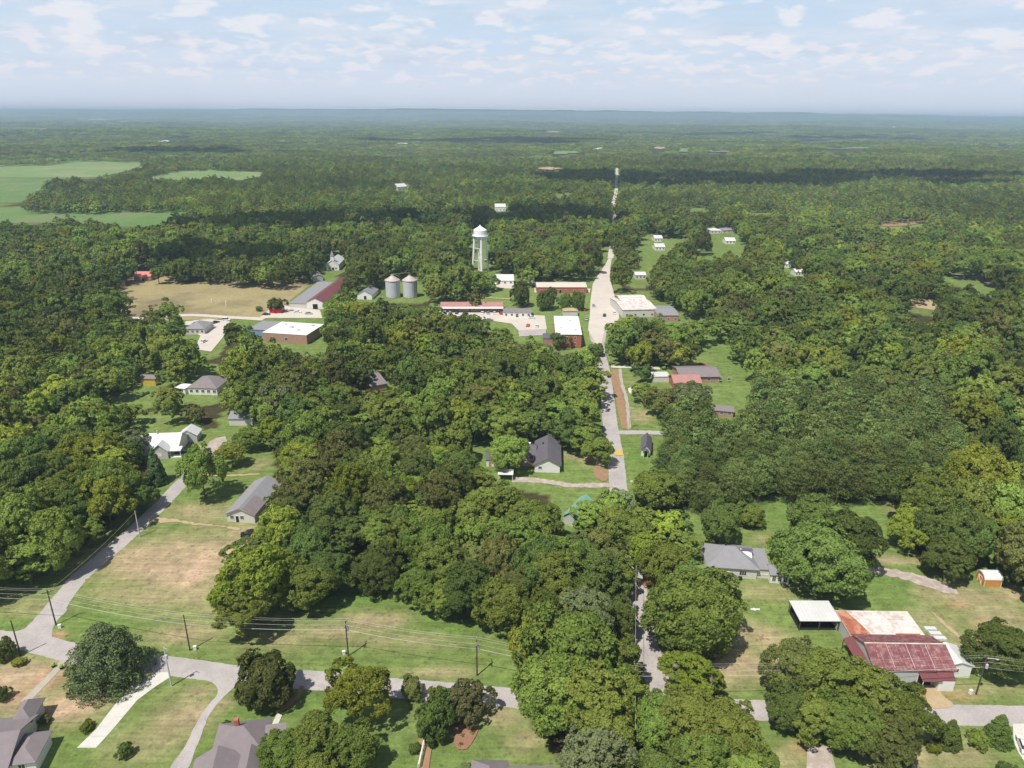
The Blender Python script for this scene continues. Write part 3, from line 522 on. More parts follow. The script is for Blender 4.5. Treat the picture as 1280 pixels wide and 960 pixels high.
# 7 white farmhouse
r, L_, D_ = house('farmhouse', 'white metal roofed farmhouse with front gable and porch near the side street', 'farmhouse', (172.5,559), (222,557.5), (179,538), 3.2)
D_ = 9.5; block(r, 0,0,L_,D_,3.0,'gx',3.0,.4,'white','whmetal'); block(r, L_*.42,-3.2,5.2,3.6,3.0,'gy',2.3,.35,'graysid','whmetal'); wins(r,L_*.42,-3.2,5.2,3.6,'F',[1.7],1.1,1.4,1.1,pm='white')
block(r, L_*.42+5.6,-2.6,3.6,2.5,2.5,'shed',.5,.1,None,'whmetal'); posts(r,[(L_*.42+5.8,-2.4),(L_*.42+9,-2.4)],2.4); MB().box(L_*.42+5.5,-2.6,0,L_*.42+9.2,-.1,.35).build('porch_floor','white',r); opening(r,0,0,L_,D_,'F',L_*.42+6.4,.4,1.,2.,'door',pm='dark')
MB().tube([(L_*.40,D_*.48,5.6),(L_*.40,D_*.48,7.2)],.25,8).build('chimney','galv',r); block(r, L_-3.0, D_+.2,6.2,5,2.8,'gy',2.,.35,'graysid','whmetal')
block(r, -3.8, D_*.35, 3.7, 3.2, 2.3, 'shed', .3, .1, 'white', 'whmetal'); wins(r,0,0,L_,D_,'F',[1.,3.4],1.,1.,1.3)
# 8 long gray house
r, L_, D_ = house('house', 'long gray gabled house with a dark purple roof half beside the big lawn', 'house', (283,641), (317.5,643), (326,602), 2.9)
ro = block(r, 0,0,L_,D_,2.8,'gy',2.0,.5,'cream','shingle'); MB().slab([(L_/2+.15,-.45,4.86),(L_+.45,-.45,2.88),(L_+.45,D_*.42,2.88),(L_/2+.15,D_*.42,4.86)], [(0,1,2,3)], .03).build('roof_patch','shingle_b',ro)
MB().slab([(-.5,-.56,2.80),(L_/2,-.56,4.98),(L_+.5,-.56,2.80),(L_+.5,-.56,2.62),(L_/2,-.56,4.78),(-.5,-.56,2.62)], [(0,1,4,5),(1,2,3,4)], .01).build('gable_trim','white',r); wins(r,0,0,L_,D_,'F',[1.,4.],1.,1.,1.2); wins(r,0,0,L_,D_,'L',[3,8,13],1.,1.,1.2); opening(r,0,0,L_,D_,'F',2.6,.05,.9,2.,'door',pm='dark')
# 9 houses along the bottom edge
r, L_, D_ = house('house', 'mauve hip roofed house with a dark chimney at the bottom of the lawn', 'house', (266,948), (329,940), (288,906), 3.0)
ro = block(r, 0,0,L_,D_,3.0,'hip',3.0,.5,'brick2','shingle_b'); chimney(ro, L_*.42, D_*.62, 4.2, 6.9, .8, 'brick'); block(r,-2.6,-5.5,7.5,5.5,3.0,'gy',2.2,.5,'brick2','shingle_b'); block(r,L_*.55,-4.2,L_*.45,4.2,3.0,'gy',1.6,.5,'brick2','shingle_b'); block(r,L_+.02,D_*.1,3.2,D_*.6,2.7,'shed',.9,.3,'cream','shingle_b'); wins(r,0,0,L_,D_,'B',[2,5,8],1,1,1.3)
r, L_, D_ = house('house', 'mauve roofed house with white walls at the lower left beside trimmed shrubs', 'house', (-40,966), (6,960), (-38,905), 3.0)
ro = block(r, 0,0,L_,D_,3.0,'gx',2.4,.6,'cream','shingle_b'); block(r,L_*.45,D_-1,L_*.5,5.2,3.,'hip',1.8,.5,'cream','shingle_b'); block(r,L_+.02,1,4.2,D_*.55,2.7,'hip',1.3,.4,'white','shingle_b'); wins(r,L_+.02,1,4.2,D_*.55,'F',[1.5])
r, L_, D_ = house('house', 'mauve and brown roofed house cut off by the bottom edge below the garden bed', 'house', (588,1018), (694,1020), (605,953), 2.9)
ro = block(r, 0,0,L_*.4,D_,2.9,'hip',2.4,.5,'cream','shingle_b'); block(r,L_*.4,.8,L_*.6,D_-1.6,2.8,'gx',1.6,.4,'brick2','shingle_b'); vent(ro,2.5,5,4.2)
r, L_, D_ = house('house', 'gray roof corner showing at the bottom edge below the shade trees', 'house', (960,1012), (1003,1013), (972,968), 2.9); block(r,0,0,L_,D_,2.9,'hip',2.2,.5,'cream','shingle')
# 10 brick ranch right of road
r, L_, D_ = house('house', 'long brick ranch house with faded pink roofs behind the lone trees', 'house', (851,471), (900,470.5), (837,458), 2.9)
ro = block(r, 0,0,L_,D_,2.9,'gx',1.6,.5,'brick2','shingle_b'); block(r,-4.8,-7.5,11.5,9,2.9,'gx',2.,.5,'brick','fadedred'); wins(r,0,0,L_,D_,'F',[8,12,17,21],1.,1.4,1.1); block(r, -11.5,1.2,7,6,2.6,'flat',0,.2,'cream','whmetal'); wins(r,-4.8,-7.5,11.5,9,'F',[2,6])
r, L_, D_ = house('garden_shed', 'mauve roofed outbuilding at the corner of the pine stand', 'outbuilding', (894,513), (917,515), (896,506), 2.4); block(r,0,0,L_,6,2.4,'gx',1.,.3,'brick2','shingle_b'); wins(r,0,0,L_,6,'F',[2,5])
# 11 teal roof
r, L_, D_ = house('pool_house', 'teal metal roofed outbuilding among the trees left of the road', 'outbuilding', (705,643), (719,647), (706,616), 3.0)
block(r,0,0,L_,min(D_,12),2.8,'gy',1.4,.4,'graysid','teal'); wins(r,0,0,L_,min(D_,12),'R',[3,7])
# 12 town
def simple(name, label, cat, A, B, d, h, roof, rh, wm, rm, z=0., ov=.3, nw=0, door=False, C=None, **k):
    r, L_, D_ = house(name, label, cat, A, B, C, z, d); ro = block(r,0,0,L_,D_,h,roof,rh,ov,wm,rm)
    if nw: wins(r,0,0,L_,D_,'F',[(i+.5)*L_/nw-.5 for i in range(nw)],1.,min(1.2,L_/nw*.5),1.2,**k)
    if door: opening(r,0,0,L_,D_,'F',L_*.45,.05,min(1.6,L_*.2),2.2,'door',pm='dark')
    return r, L_, D_, ro
r, L_, D_, ro = simple('brick_building', 'two storey red brick building with a bright white flat roof beside the main street', 'building', (695,417.5), (727,418), None, 7.0, 'flat', 0, 'brick', 'white', z=7.2, C=(695,395))
for zz in (1.3, 4.4): wins(r,0,0,L_,D_,'F',[1.8,5.2,9.2],zz,1.,1.5)
block(r,-6.3,5,6.2,9,3.2,'flat',0,.2,'brick2','shingle_d'); [MB().box(L_*u_,D_*v_,7.1,L_*u_+1,D_*v_+1,7.8).build('roof_unit','galv',r) for u_, v_ in ((.2,.3),(.6,.7),(.75,.2))]
simple('shop', 'long white shop with a low gray roof left of the white roofed brick building', 'shop', (629,396.5), (664,397), 9, 3.0, 'gx', 1.0, 'white', 'shingle_b', nw=5, door=True)
r, L_, D_, ro = simple('school_building', 'long low brick school with faded red roof among parked cars', 'building', (551,390), (628,390), 10, 3.2, 'gx', 1.6, 'brick2', 'fadedred', nw=12, door=True); MB().slab([(-.5,-.5,3.3),(L_+.5,-.5,3.3),(L_+.5,-3,2.9),(-.5,-3,2.9)],[(3,2,1,0)],.1).build('canopy','white',r)
r, L_, D_, ro = simple('store_building', 'long tan roofed brick store by the wide street', 'store', (671,366.5), (733,366.5), 15, 4.0, 'gx', 1.4, 'brick', 'tanroof', nw=6, door=True)
simple('food_stand', 'small tan awning stand behind the white roofed brick building', 'stand', (704,395), (722,395), 5, 3.0, 'hip', 1.3, 'cream', 'tan')
r, L_, D_, ro = simple('warehouse', 'pinkish gray roofed warehouse right of the main street', 'warehouse', (778,397), (820,396), 30, 4.5, 'gx', 1.2, 'cream', 'rust', nw=4); block(r,3,D_*.55,L_-4,D_*.5,5.6,'gx',1.5,.3,'brick2','rust')
simple('warehouse', 'low mauve roofed annex at the right end of the warehouse', 'warehouse', (822,402), (848,402), 22, 3.6, 'gx', 1.0, 'brick2', 'shingle', nw=3)
# silos
for i, (px, py) in enumerate([(491.5,371), (513,371)]):
    p = P(px, py); r = empty('grain_silo', p, 0, label=['left corrugated grain silo with a rusty cone cap','right corrugated grain silo with a rusty cone cap'][i], cat='silo', group='grain silos')
    rr = 4.55; prof = []
    for k in range(23): prof += [(rr+(.06 if k % 2 else 0), k*.5)]
    MB().lathe(prof, 36).build('wall','galv',r,True); MB().lathe([(rr+.35,10.9),(rr+.3,11.1),(1.0,13.6),(.9,13.6),(.9,14.1),(.1,14.3)], 36).build('roof','silo_top',r)
    MB().box(-.5,-rr-.12,.2,.5,-rr-.03,2.2).build('door','galv',r); ld = MB()
    for k in (-.2,.2): ld.tube([(2.2+k,-rr+.35,.3),(2.2+k,-rr+.35,11)],.05,5)
    ld.build('ladder','galv',r)
r, L_, D_, ro = simple('farm_building', 'maroon roofed farm building with white gable end near the silos', 'barn', (384,386), (405,386.5), None, 4.2, 'gy', 2.4, 'white', 'redmetal_p', C=(408,358)); 
block(r,-11,1,10.9,D_-4,2.8,'shed',0.9,.2,'cream','shingle'); opening(r,0,0,L_,D_,'F',L_*.35,.05,3,3.,'door',pm='dark')
simple('storage_building', 'small gray gabled building with white end wall between maroon roof and silos', 'building', (447,374), (465,374.5), 16, 3.0, 'gy', 2.6, 'white', 'shingle', door=True)
r, L_, D_, ro = simple('church', 'white church with a steeple beyond the maroon roofed building', 'church', (408,338), (424,338), 24, 4.5, 'gy', 3.2, 'white', 'whmetal', nw=2, door=True)
st = MB().box(L_/2-1.3,.5,6,L_/2+1.3,3.1,10.5).build('steeple','white',r); MB().add([(L_/2-1.5,.3,10.5),(L_/2+1.5,.3,10.5),(L_/2+1.5,3.3,10.5),(L_/2-1.5,3.3,10.5),(L_/2,1.8,15)],[(0,1,4),(1,2,4),(2,3,4),(3,0,4)]).build('spire','shingle',st)
simple('hall', 'long gray roofed church hall in front of the white church', 'hall', (392,352), (404,351), 30, 3.2, 'gy', 1.6, 'graysid', 'shingle')
r, L_, D_, ro = simple('brick_building', 'flat white roofed brick building at the edge of the wooded block', 'building', (328,415.5), (383,419), None, 4.9, 'flat', 0, 'brick2', 'white', z=5, C=(350,402), ov=.1); wins(r,0,0,L_,D_,'F',[4,12],1.5,1.6,1.6); [MB().box(L_*u_,D_*v_,5.,L_*u_+w_,D_*v_+w_,5.+w_*.5).build('roof_unit','galv',r) for u_, v_, w_ in ((.4,.5,1.6),(.65,.3,1.2),(.2,.7,1.),(.8,.75,1.4))]
block(r,-12.5,D_*.35,12.2,D_*.8,3.8,'flat',0,.2,'blue','shingle')
simple('house', 'gray hip roofed house beside the pale parking lot left of the brick building', 'house', (232,418), (256,418), 13, 3.0, 'hip', 2.6, 'cream', 'shingle', nw=4)
simple('house', 'mauve gray roofed white house surrounded by trees at the left', 'house', (236,493), (272,494), 14, 3.0, 'hip', 2.8, 'white', 'shingle_b', nw=5, C=None)
simple('porch', 'white flat roofed outbuilding left of the mauve gray roofed house', 'outbuilding', (220,492), (232,493), 5, 2.5, 'flat', 0, 'white', 'white')
simple('garden_shed', 'bright yellow orange shed at the far side of the small clearing', 'shed', (177,482), (195,482.5), 5, 3.2, 'gx', .9, 'yellow', 'shingle_b')
simple('house', 'mauve roof showing between crowns in the middle of the wood', 'house', (464,492), (484,488), 18, 3.2, 'gx', 2.0, 'brick2', 'shingle_b')
simple('house', 'weathered gray roof behind the bushy trees at the end of the lane', 'house', (287,532), (316,532), 8, 2.8, 'gx', 1.6, 'cream', 'shingle')
simple('field_barn', 'small barn with bright salmon roof at the far edge of the hay field', 'barn', (168,351), (189,351), 9, 3.2, 'gx', 2.4, 'brick2', 'pinkmetal', door=True)
simple('red_shed', 'low red shed under the round tree at the corner of the hay field', 'shed', (337,392), (352,392), 7, 2.6, 'gx', 1.2, 'red', 'redmetal_p')
simple('shop_building', 'low white and blue roofed building at the end of the field road', 'building', (100,402), (128,402), 9, 3.2, 'flat', 0, 'cream', 'white', ov=.2)
far = [('white farmhouse with steep gables right of the water tower',(620,356),(642,356),12,3,'gx',3,'white','whmetal'),('brown roofed house behind the water tower clearing',(628,342),(637,342),10,3,'gx',1.5,'brick2','shingle_b'),('small gray house among shrubs left of the water tower',(554,361),(567,361),9,3,'gx',2.2,'cream','shingle'),
 ('distant long white roof in the woods left of the water tower',(537,262),(554,261),14,4,'gx',2,'white','whmetal'),('distant white pitched roof in the woods right of the water tower',(619,264),(632,264),16,5,'gx',3,'white','whmetal'),('distant pale house under tall trees beyond the woods',(497,238),(509,237),14,5,'gx',4,'white','whmetal'),
 ('distant white house left of the upper right lawns',(818,302),(828,302),12,3,'gx',2,'white','whmetal'),('distant white gabled house at the foot of the upper right lawns',(819,313),(831,313),12,3,'gx',2,'white','whmetal'),('distant pale hip roofed house in the upper right clearing',(888,292),(901,292),12,3,'hip',2,'cream','whmetal'),
 ('distant long gray roof house in the upper right clearing',(903,292),(919,291),10,3,'gx',1.6,'cream','shingle'),('distant bright white shed in the upper right clearing',(907,305),(919,305),10,3,'gx',2,'white','white'),('distant gray roofed house right of the far road',(791,289),(806,289),10,3,'gx',2,'cream','shingle'),
 ('distant white roofed house in the right hand woods',(1001,314),(1015,314),12,4,'gx',2,'cream','whmetal'),('distant white cottage in a gap of the right hand woods',(978,334),(988,335),10,3,'gx',2,'white','white'),('distant low white building in a gap of the right hand woods',(994,345),(1004,345),9,3,'gx',1.5,'white','white'),
 ('distant pale roof below the upper right lawns',(794,349),(807,349),8,3,'gx',1.5,'cream','whmetal'),('distant roof right of the far road',(800,254),(808,254),14,5,'gx',3,'white','whmetal'),('distant white house at the left edge of the cloud shadow',(792,234),(799,234),16,5,'gx',3,'white','white'),
 ('distant white house in the cloud shadow',(1027,235),(1032,235),18,6,'gx',3,'white','white'),('distant white buildings right of the cloud shadow houses',(955,224),(967,223),20,6,'gx',4,'white','whmetal'),('distant white farm roof in the haze at the left',(206,182),(217,181),40,8,'gx',6,'white','white'),
 ('distant pale barn in the haze left of centre',(497,183),(510,183),30,6,'gx',5,'cream','whmetal'),('distant white roof beside the far road in the haze',(750,191),(757,190),30,8,'gx',5,'white','white'),('distant white silo-like building on the right horizon',(1115,160),(1117,160),40,40,'flat',0,'white','white'),('distant white roof right of the yellow verge',(657+1,354),(668,354),9,3,'gx',2,'cream','shingle')]
for lb, A, B, d, h, rf, rh, wm, rm in far:
    big = P(*A).y < 1000
    simple('farmhouse' if 'farm' in lb else 'distant_building', lb, 'building', A, B, d, h, rf, rh, wm, rm, nw=3 if big else 0)
for i, (a, b) in enumerate([((140,146),(178,144.5)),((182,144),(215,143)),((225,143),(300,141.5))]):
    simple('distant_building', ['long pale roof on the left horizon, leftmost of three','long pale roof on the left horizon, middle of three','long pale roof on the left horizon, rightmost of three'][i], 'building', a, b, 250, 30, 'flat', 0, 'cream', 'cream', ov=2)

# water tower
p = P(600.5, 340); r = empty('water_tower', p, R(12), label='tall white water tower on slender legs behind the silos and trees', cat='water tower')
MB().lathe([(.6,23.0),(2.6,23.6),(4.3,25.1),(4.75,26.6),(4.85,26.9),(5.2,26.9),(5.2,27.15),(4.85,27.15),(4.85,31.0),(4.87,31.2),(.7,33.9),(.45,34.0),(.45,34.7),(.1,34.8)], 32).build('tank','tank',r)
for k in range(4):
    a = math.pi/2*k; c_, s_ = math.cos(a), math.sin(a)
    MB().tube([(5.9*c_,5.9*s_,0),(4.2*c_,4.2*s_,26.6)], .7, 8).build('leg','tank',r)
MB().tube([(0,0,0),(0,0,23.4)], .6, 12).build('riser_pipe','tank',r)
for zz, rr in ((9, 5.3), (18, 4.75)):
    q = MB()
    for k in range(4):
        a, b_ = math.pi/2*k, math.pi/2*(k+1); q.tube([(rr*math.cos(a),rr*math.sin(a),zz),(rr*math.cos(b_),rr*math.sin(b_),zz)], .2, 6)
    q.build('brace_ring','tank',r)
q = MB()
for z0_, z1_, r0_, r1_ in ((0,9,5.9,5.3),(9,18,5.3,4.75),(18,26,4.75,4.2)):
    for k in range(4):
        for a, b_ in ((k, k+1), (k+1, k)):
            a *= math.pi/2; b_ *= math.pi/2; q.tube([(r0_*math.cos(a),r0_*math.sin(a),z0_),(r1_*math.cos(b_),r1_*math.sin(b_),z1_)], .05, 4)
pass
q = MB().lathe([(5.9,26.95),(5.9,27.02)], 36)
for k in range(24): a = math.pi/12*k; q.tube([(5.85*math.cos(a),5.85*math.sin(a),27),(5.85*math.cos(a),5.85*math.sin(a),28.1)], .05, 4)
q.tube([(5.85*math.cos(math.pi/12*k),5.85*math.sin(math.pi/12*k),28.1) for k in range(25)], .06, 4).build('balcony','tank',r)

# ------------------------------------------------------------------ utility poles and wires
def pole(px, py, h, label, arm=True, rz=0., can=True, guard=True, m='wood'):
    g_ = P(px, py); r = empty('utility_pole', g_, rz, label=label, cat='utility pole', group='utility poles')
    MB().tube([(0,0,0),(0,0,h)], [.17,.11], 8).build('pole_shaft', m, r)
    if arm:
        MB().box(-1.25,-.07,h-.75,1.25,.07,h-.6).build('crossarm', m, r)
        q = MB()
        for x in (-1.15,-.4,.4,1.15): q.tube([(x,0,h-.6),(x,0,h-.35)], .05, 6)
        q.build('insulator', 'white', r)
    if can: MB().lathe([(.05,h-2.7),(.27,h-2.65),(.27,h-1.8),(.2,h-1.7),(.05,h-1.6)], 12, (.3,-.25)).build('transformer', 'galv', r)
    return r
def wire(a, b, sag, label, off=0., rad=.035):
    n = 14; d = (b-a); s = Vector((-d.y, d.x, 0)).normalized()*off
    pts = [a+s+d*(i/n)+Vector((0,0,-4*sag*(i/n)*(1-i/n))) for i in range(n+1)]
    o = MB().tube(pts, rad, 4).build('overhead_wire', 'wire'); tag(o, label, 'wire', 'overhead wires')
    return o
PL = [pole(26,819.5,9.2,'plain leaning utility pole at the road corner above the round green shrub',False,0,False), pole(70,781,9.6,'crossarm utility pole standing in bare clay at the street corner',True,R(30),False), pole(237.5,813,9.4,'dark utility pole on the grass across from the short drive',False,0,False),
      pole(214.5,857.5,9.8,'thin lamp topped pole beside the white concrete drive',False,0,True,m='galv'), pole(435.5,820,9.2,'utility pole on the lawn above the lime green tree',True,R(92),True), pole(596.3,844.5,9.3,'utility pole with transformer near the right end of the lawn',True,R(92),True),
      pole(175,671,8.2,'pale pole beside the shaded bend of the side street',False,0,False,m='galv'), pole(1220,868,9.6,'utility pole with lamp arm right of the red barn',False,0,True), pole(786,537,9.5,'utility pole on the grass verge across from the painted patch',True,0,False,m='galv'), pole(733.5,347,12,'tall white pole at the corner of the tan roofed store',False,0,False,m='white'),
      pole(451,318,14,'slender pale mast beyond the church',False,0,False,m='white')]
MB().tube([(0,0,9.2),(1.6,-.6,9.5)],.06,6).build('lamp_arm','galv',PL[7]); MB().box(1.5,-.75,9.35,1.95,-.5,9.5).build('lamp_head','galv',PL[7])
MB().tube([(0,0,9.6),(.9,-.5,9.8)],.05,6).build('lamp_arm','galv',PL[3])
T = lambda i, h: Vector(PL[i].location)+Vector((0,0,h))
lft = P(-80,770)+Vector((0,0,9)); rgt = P(800,880)+Vector((0,0,9)); east = P(1380,880)+Vector((0,0,9))
for off, h_, rd in ((-1.,9.1,.022),(.4,9.1,.022),(1.,9.1,.022),(0,7.0,.05)):
    nm = {-1.:'upper left','.4':'', .4:'upper middle',1.:'upper right',0:'thick lower'}[off]
    for i, (a_, b_, w_) in enumerate([(lft,T(1,0),'left of the street corner pole'),(T(1,0),T(2,0),'crossing the lawn behind the big evergreen'),(T(2,0),T(4,0),'over the left part of the lawn'),(T(4,0),T(5,0),'over the right part of the lawn'),(T(5,0),rgt,'entering the big trees by the road'),(rgt,T(7,0),'along the road in front of the barn'),(T(7,0),east,'right of the barn pole')]):
        if i == 0: a2_ = a_
        elif a_ is rgt: a2_ = a_
        else: a2_ = a_+Vector((0,0,h_))
        b2_ = b_ if (b_ is rgt or b_ is east) else b_+Vector((0,0,h_))
        if h_ == 7.0:
            a2_ = a2_-Vector((0,0,2)) if a_ in (lft, rgt) else a2_; b2_ = b2_-Vector((0,0,2)) if b_ in (rgt, east) else b2_
        wire(a2_, b2_, .6, f'{nm} overhead wire {w_}', off, rd)
wire(T(1,9), T(6,7.8), .8, 'overhead wire running up along the side street', 0, .03)
wire(T(8,9), P(748,440)+Vector((0,0,9)), .6, 'overhead wire above the main road', 0, .035); wire(P(790,960)+Vector((0,0,9)), P(792,745)+Vector((0,0,9)), .6, 'overhead wire in the gap above the shaded road', 0, .04)
for i, (px, py, w_) in enumerate([(75,785,'street corner pole'),(244,812,'dark pole on the grass'),(430,818,'pole above the lime green tree'),(1213,867,'pole right of the barn')]):
    g_ = P(px, py); r = empty('utility_box', g_, .3, label='small white utility box beside the '+w_, cat='utility box', group='white utility boxes')
    MB().box(-.3,-.25,0,.3,.25,.85).build('cabinet','white',r); MB().box(-.34,-.29,.85,.34,.29,.95).build('lid','white',r)

# ------------------------------------------------------------------ vehicles and small things
def car(paint, px, py, yaw, label, van=False, cat='car'):
    g_ = P(px, py); r = empty('parked_car', g_+Vector((0,0,.02)), yaw, label=label, cat=cat, group='parked cars'); h = 1.9 if van else 1.45
    L2 = 2.2; W = .88; mb = MB()
    prof = [(-L2,.35),(-L2-.02,.7),(-L2+.1,.88),(-1.35,.95),(1.0,.95) if not van else (1.2,1.0),(1.95,.78),(L2,.6),(L2,.35)]
    vs = [];
    for sx in (-1, 1):
        for x, z in prof: vs.append((x, sx*(W-(.05 if z > .8 else 0)), z))
    n = len(prof); fs = [tuple(range(n))[::-1], tuple(range(n, 2*n))]+[(i, (i+1) % n, n+(i+1) % n, n+i) for i in range(n)]
    MB().add(vs, fs).build('body', paint, r)
    cab = [(-1.7 if not van else -2.1,.93),(-1.25 if not van else -2.0,h-.04),(-.9,h),(.25 if not van else .7,h-.02),(1.05 if not van else 1.25,.94)]; vs = []
    for sx in (-1, 1):
        for x, z in cab: vs.append((x, sx*(W-.08 if z < 1.2 else W-.22), z))
    n = len(cab); MB().add(vs, [tuple(range(n))[::-1], tuple(range(n, 2*n))]+[(i, (i+1) % n, n+(i+1) % n, n+i) for i in range(n)]).build('window', 'glass', r)
    MB().box(cab[1][0]+.02,-W+.2,h-.05,cab[3][0],W-.2,h+.02).build('roof', paint, r)
    for sx in (-1, 1):
        for x in (-1.35, 1.35):
            w_ = MB().tube([(x, sx*(W-.16), .33), (x, sx*(W+.02), .33)], .33, 14).build('wheel', 'rubber', r); MB().tube([(x, sx*(W+.02), .33), (x, sx*(W+.035), .33)], .19, 10).build('rim', 'silver', w_)
        MB().box(L2-.08, sx*.62-.17, .58, L2+.01, sx*.62+.17, .72).build('headlight', 'lamp', r)
    return r
car('black',311,669,R(200),'black car parked at the edge of the lawn beside the long gray house'); car('black',228,567,R(10),'black car parked right of the white farmhouse porch'); car('black',755.5,395,R(80),'dark car driving in the middle of the wide street')
car('white',1279,934,R(70),'white car on the concrete drive at the lower right'); car('red',877,457.5,R(5),'red car behind the long brick ranch house'); car('white',299,570-4,R(60),'white car parked behind the tall tree at the lane end')
car('silver',733,400,R(85),'silver car parked right of the white roofed brick building'); car('red',731,388,R(85),'dark red car parked by the wide street above the brick building')
for i, px in enumerate([556,563,571,603,610,618,626]): car(['white','silver','black','white','silver','white','red'][i], px, 391.6+.2*i, R(80+i*4), ['white car at the left end of the row before the school','silver car second from the left before the school','black car third from the left before the school','white car fourth from the left before the school','silver car fifth from the left before the school','white car second from the right before the school','red car at the right end of the row before the school'][i])
car('silver',262,408,R(20),'silver car in the pale lot right of the gray hip roofed house'); car('black',270,404,R(60),'black car at the top of the pale lot by the gray hip roofed house'); car('white',283,401,R(0),'white van at the upper right of the pale parking lot',True,'van'); car('white',665,398,R(10),'white car right of the long white shop')
for i, (px, py, y_) in enumerate([(600,400,10),(612,401,15),(660,408,80),(671,409,85),(333,394,10),(372,391,5),(386,393,0),(255,428,80),(742,383,86),(768,392,84),(1003,313,10),(912,300,0),(237,543,30)]):
    car(['white','silver','red','white','black','white','silver','white','silver','white','white','silver','silver'][i], px, py, R(y_), ['white car in the front of the lot below the school','silver car right of the white one below the school','red car at the lower right of the paved lot','white car at the lower right corner of the paved lot','black car near the low red shed','white car on the lot above the flat roofed brick building','silver car on the lot above the flat roofed brick building','white car low in the pale lot by the gray hip roofed house','silver car along the left side of the wide street','white car along the right side of the wide street','white car by the distant house in the right hand woods','silver car in the upper right clearing','silver car behind the white farmhouse'][i])
# small excavator by the road, ochre muted to stand in for shade
g_ = P(809,731); r = empty('excavator', g_, R(100), label='small yellow excavator with red tracks parked in the shade by the road', cat='excavator')
for s in (-1, 1): MB().add([(x, s*.9+w, z) for w in (-.22, .22) for x, z in ((-1.5,.3),(-1.2,.05),(1.2,.05),(1.5,.3),(1.5,.55),(1.2,.75),(-1.2,.75),(-1.5,.55))], [tuple(range(8))[::-1], tuple(range(8,16))]+[(i,(i+1)%8,8+(i+1)%8,8+i) for i in range(8)]).build('track','fadedred',r)
MB().box(-1.4,-1.0,.85,.9,1.0,1.6).box(-1.4,-.9,1.6,-.4,.9,1.95).build('body','digger',r); cb = MB().box(-.3,.1,1.6,.9,.95,2.7).build('cab','digger',r); MB().box(-.2,.15,1.8,.93,.9,2.55).build('window','glass',cb)
MB().tube([(.9,-.3,1.4),(2.3,-.3,3.1),(3.6,-.3,2.2)],[.2,.18,.14],6).build('boom','digger',r); MB().tube([(3.6,-.3,2.2),(3.2,-.3,.8)],.12,6).build('stick','digger',r); MB().box(2.8,-.7,.2,3.4,.1,.85).build('bucket','dark',r)
# red barrel, bollard, yellow sign, hay field posts, gate posts, fence
g_ = P(1154,867); r = empty('red_barrel', g_, 0, label='red barrel on the tan apron in front of the barn door', cat='barrel'); MB().lathe([(.42,0),(.45,.3),(.42,.6),(.45,.9),(.42,1.15)],16).build('drum','red',r); MB().lathe([(.40,1.15),(.38,1.2)],16).build('lid','red',r)
g_ = P(783.5,573); r = empty('road_sign', g_, R(170), label='yellow diamond warning sign on the verge right of the road', cat='road sign'); MB().tube([(0,0,0),(0,0,2.2)],.04,6).build('post','galv',r); MB().add([(0,-.06,1.4),(.55,-.06,1.95),(0,-.06,2.5),(-.55,-.06,1.95),(0,-.03,1.4),(.55,-.03,1.95),(0,-.03,2.5),(-.55,-.03,1.95)],[(0,1,2,3),(7,6,5,4),(0,4,5,1),(1,5,6,2),(2,6,7,3),(3,7,4,0)]).build('sign_board','yellow',r)
g_ = P(109.5,731); r = empty('road_sign', g_, R(20), label='small yellow marker sign beside the side street', cat='road sign'); MB().tube([(0,0,0),(0,0,1.6)],.05,6).build('post','galv',r); MB().box(-.3,-.06,1.0,.3,-.02,1.8).build('sign_board','yellow',r)
for i, (px, py) in enumerate([(283,383.5),(265,379)]):
    r = empty('field_post', P(px,py), 0, label=['white post standing in the middle of the hay field','smaller white post left of the other in the hay field'][i], cat='post'); MB().tube([(0,0,0),(0,0,3.4-i)],.3,8).build('shaft','white',r); MB().lathe([(.4,3.4-i),(.1,3.7-i)],8).build('cap','white',r)
for i, (px, py) in enumerate([(67,834),(77,836)]):
    r = empty('planter', P(px,py), 0, label=['dark planter on the left side of the footpath','dark planter on the right side of the footpath'][i], cat='planter', group='planters'); MB().lathe([(.25,0),(.4,.5),(.35,.5),(.3,.4)],12).build('pot','dark',r); MB().lathe([(.3,.42),(.45,.7),(.3,1.0),(.05,1.1)],8).build('foliage','greenspr',r)
a_, b_ = P(532,922), P(520,975); r = empty('rail_fence', a_, math.atan2(b_.y-a_.y, b_.x-a_.x), label='white plank fence running down beside the clay strip', cat='fence'); n_ = int((b_-a_).length/2.4)+1
for i in range(n_): MB().box(i*2.4-.06,-.06,0,i*2.4+.06,.06,1.5).build('post','white',r)
for z_ in (.35,.8,1.25): MB().box(0,.065,z_,(n_-1)*2.4,.10,z_+.14).build('rail','white',r)
MB().box(0,.02,1.5,(n_-1)*2.4,.2,1.56).build('cap_rail','white',r)
for i, (px, py) in enumerate([(572,908),(578,921),(585,912),(576,932),(590,918)]):
    r = empty('garden_plant', P(px,py), i, label=['leafy plant at the top of the garden bed','leafy plant at the left side of the garden bed','leafy plant in the centre of the garden bed','leafy plant at the foot of the garden bed','leafy plant at the right side of the garden bed'][i], cat='plant', group='garden bed plants')
    q = MB()
    for k in range(60):
        a, e = random.random()*6.28, random.random()*1.2; l = .35+random.random()*.5; d = Vector((math.cos(a)*math.cos(e), math.sin(a)*math.cos(e), math.sin(e))); s_ = Vector((-d.y, d.x, 0)).normalized()*.09; q.add([d*.1-s_*.3, d*l*.6-s_, d*l, d*l*.6+s_], [(0,1,2,3)])
    q.build('leaves', LEAF['mid'], r)
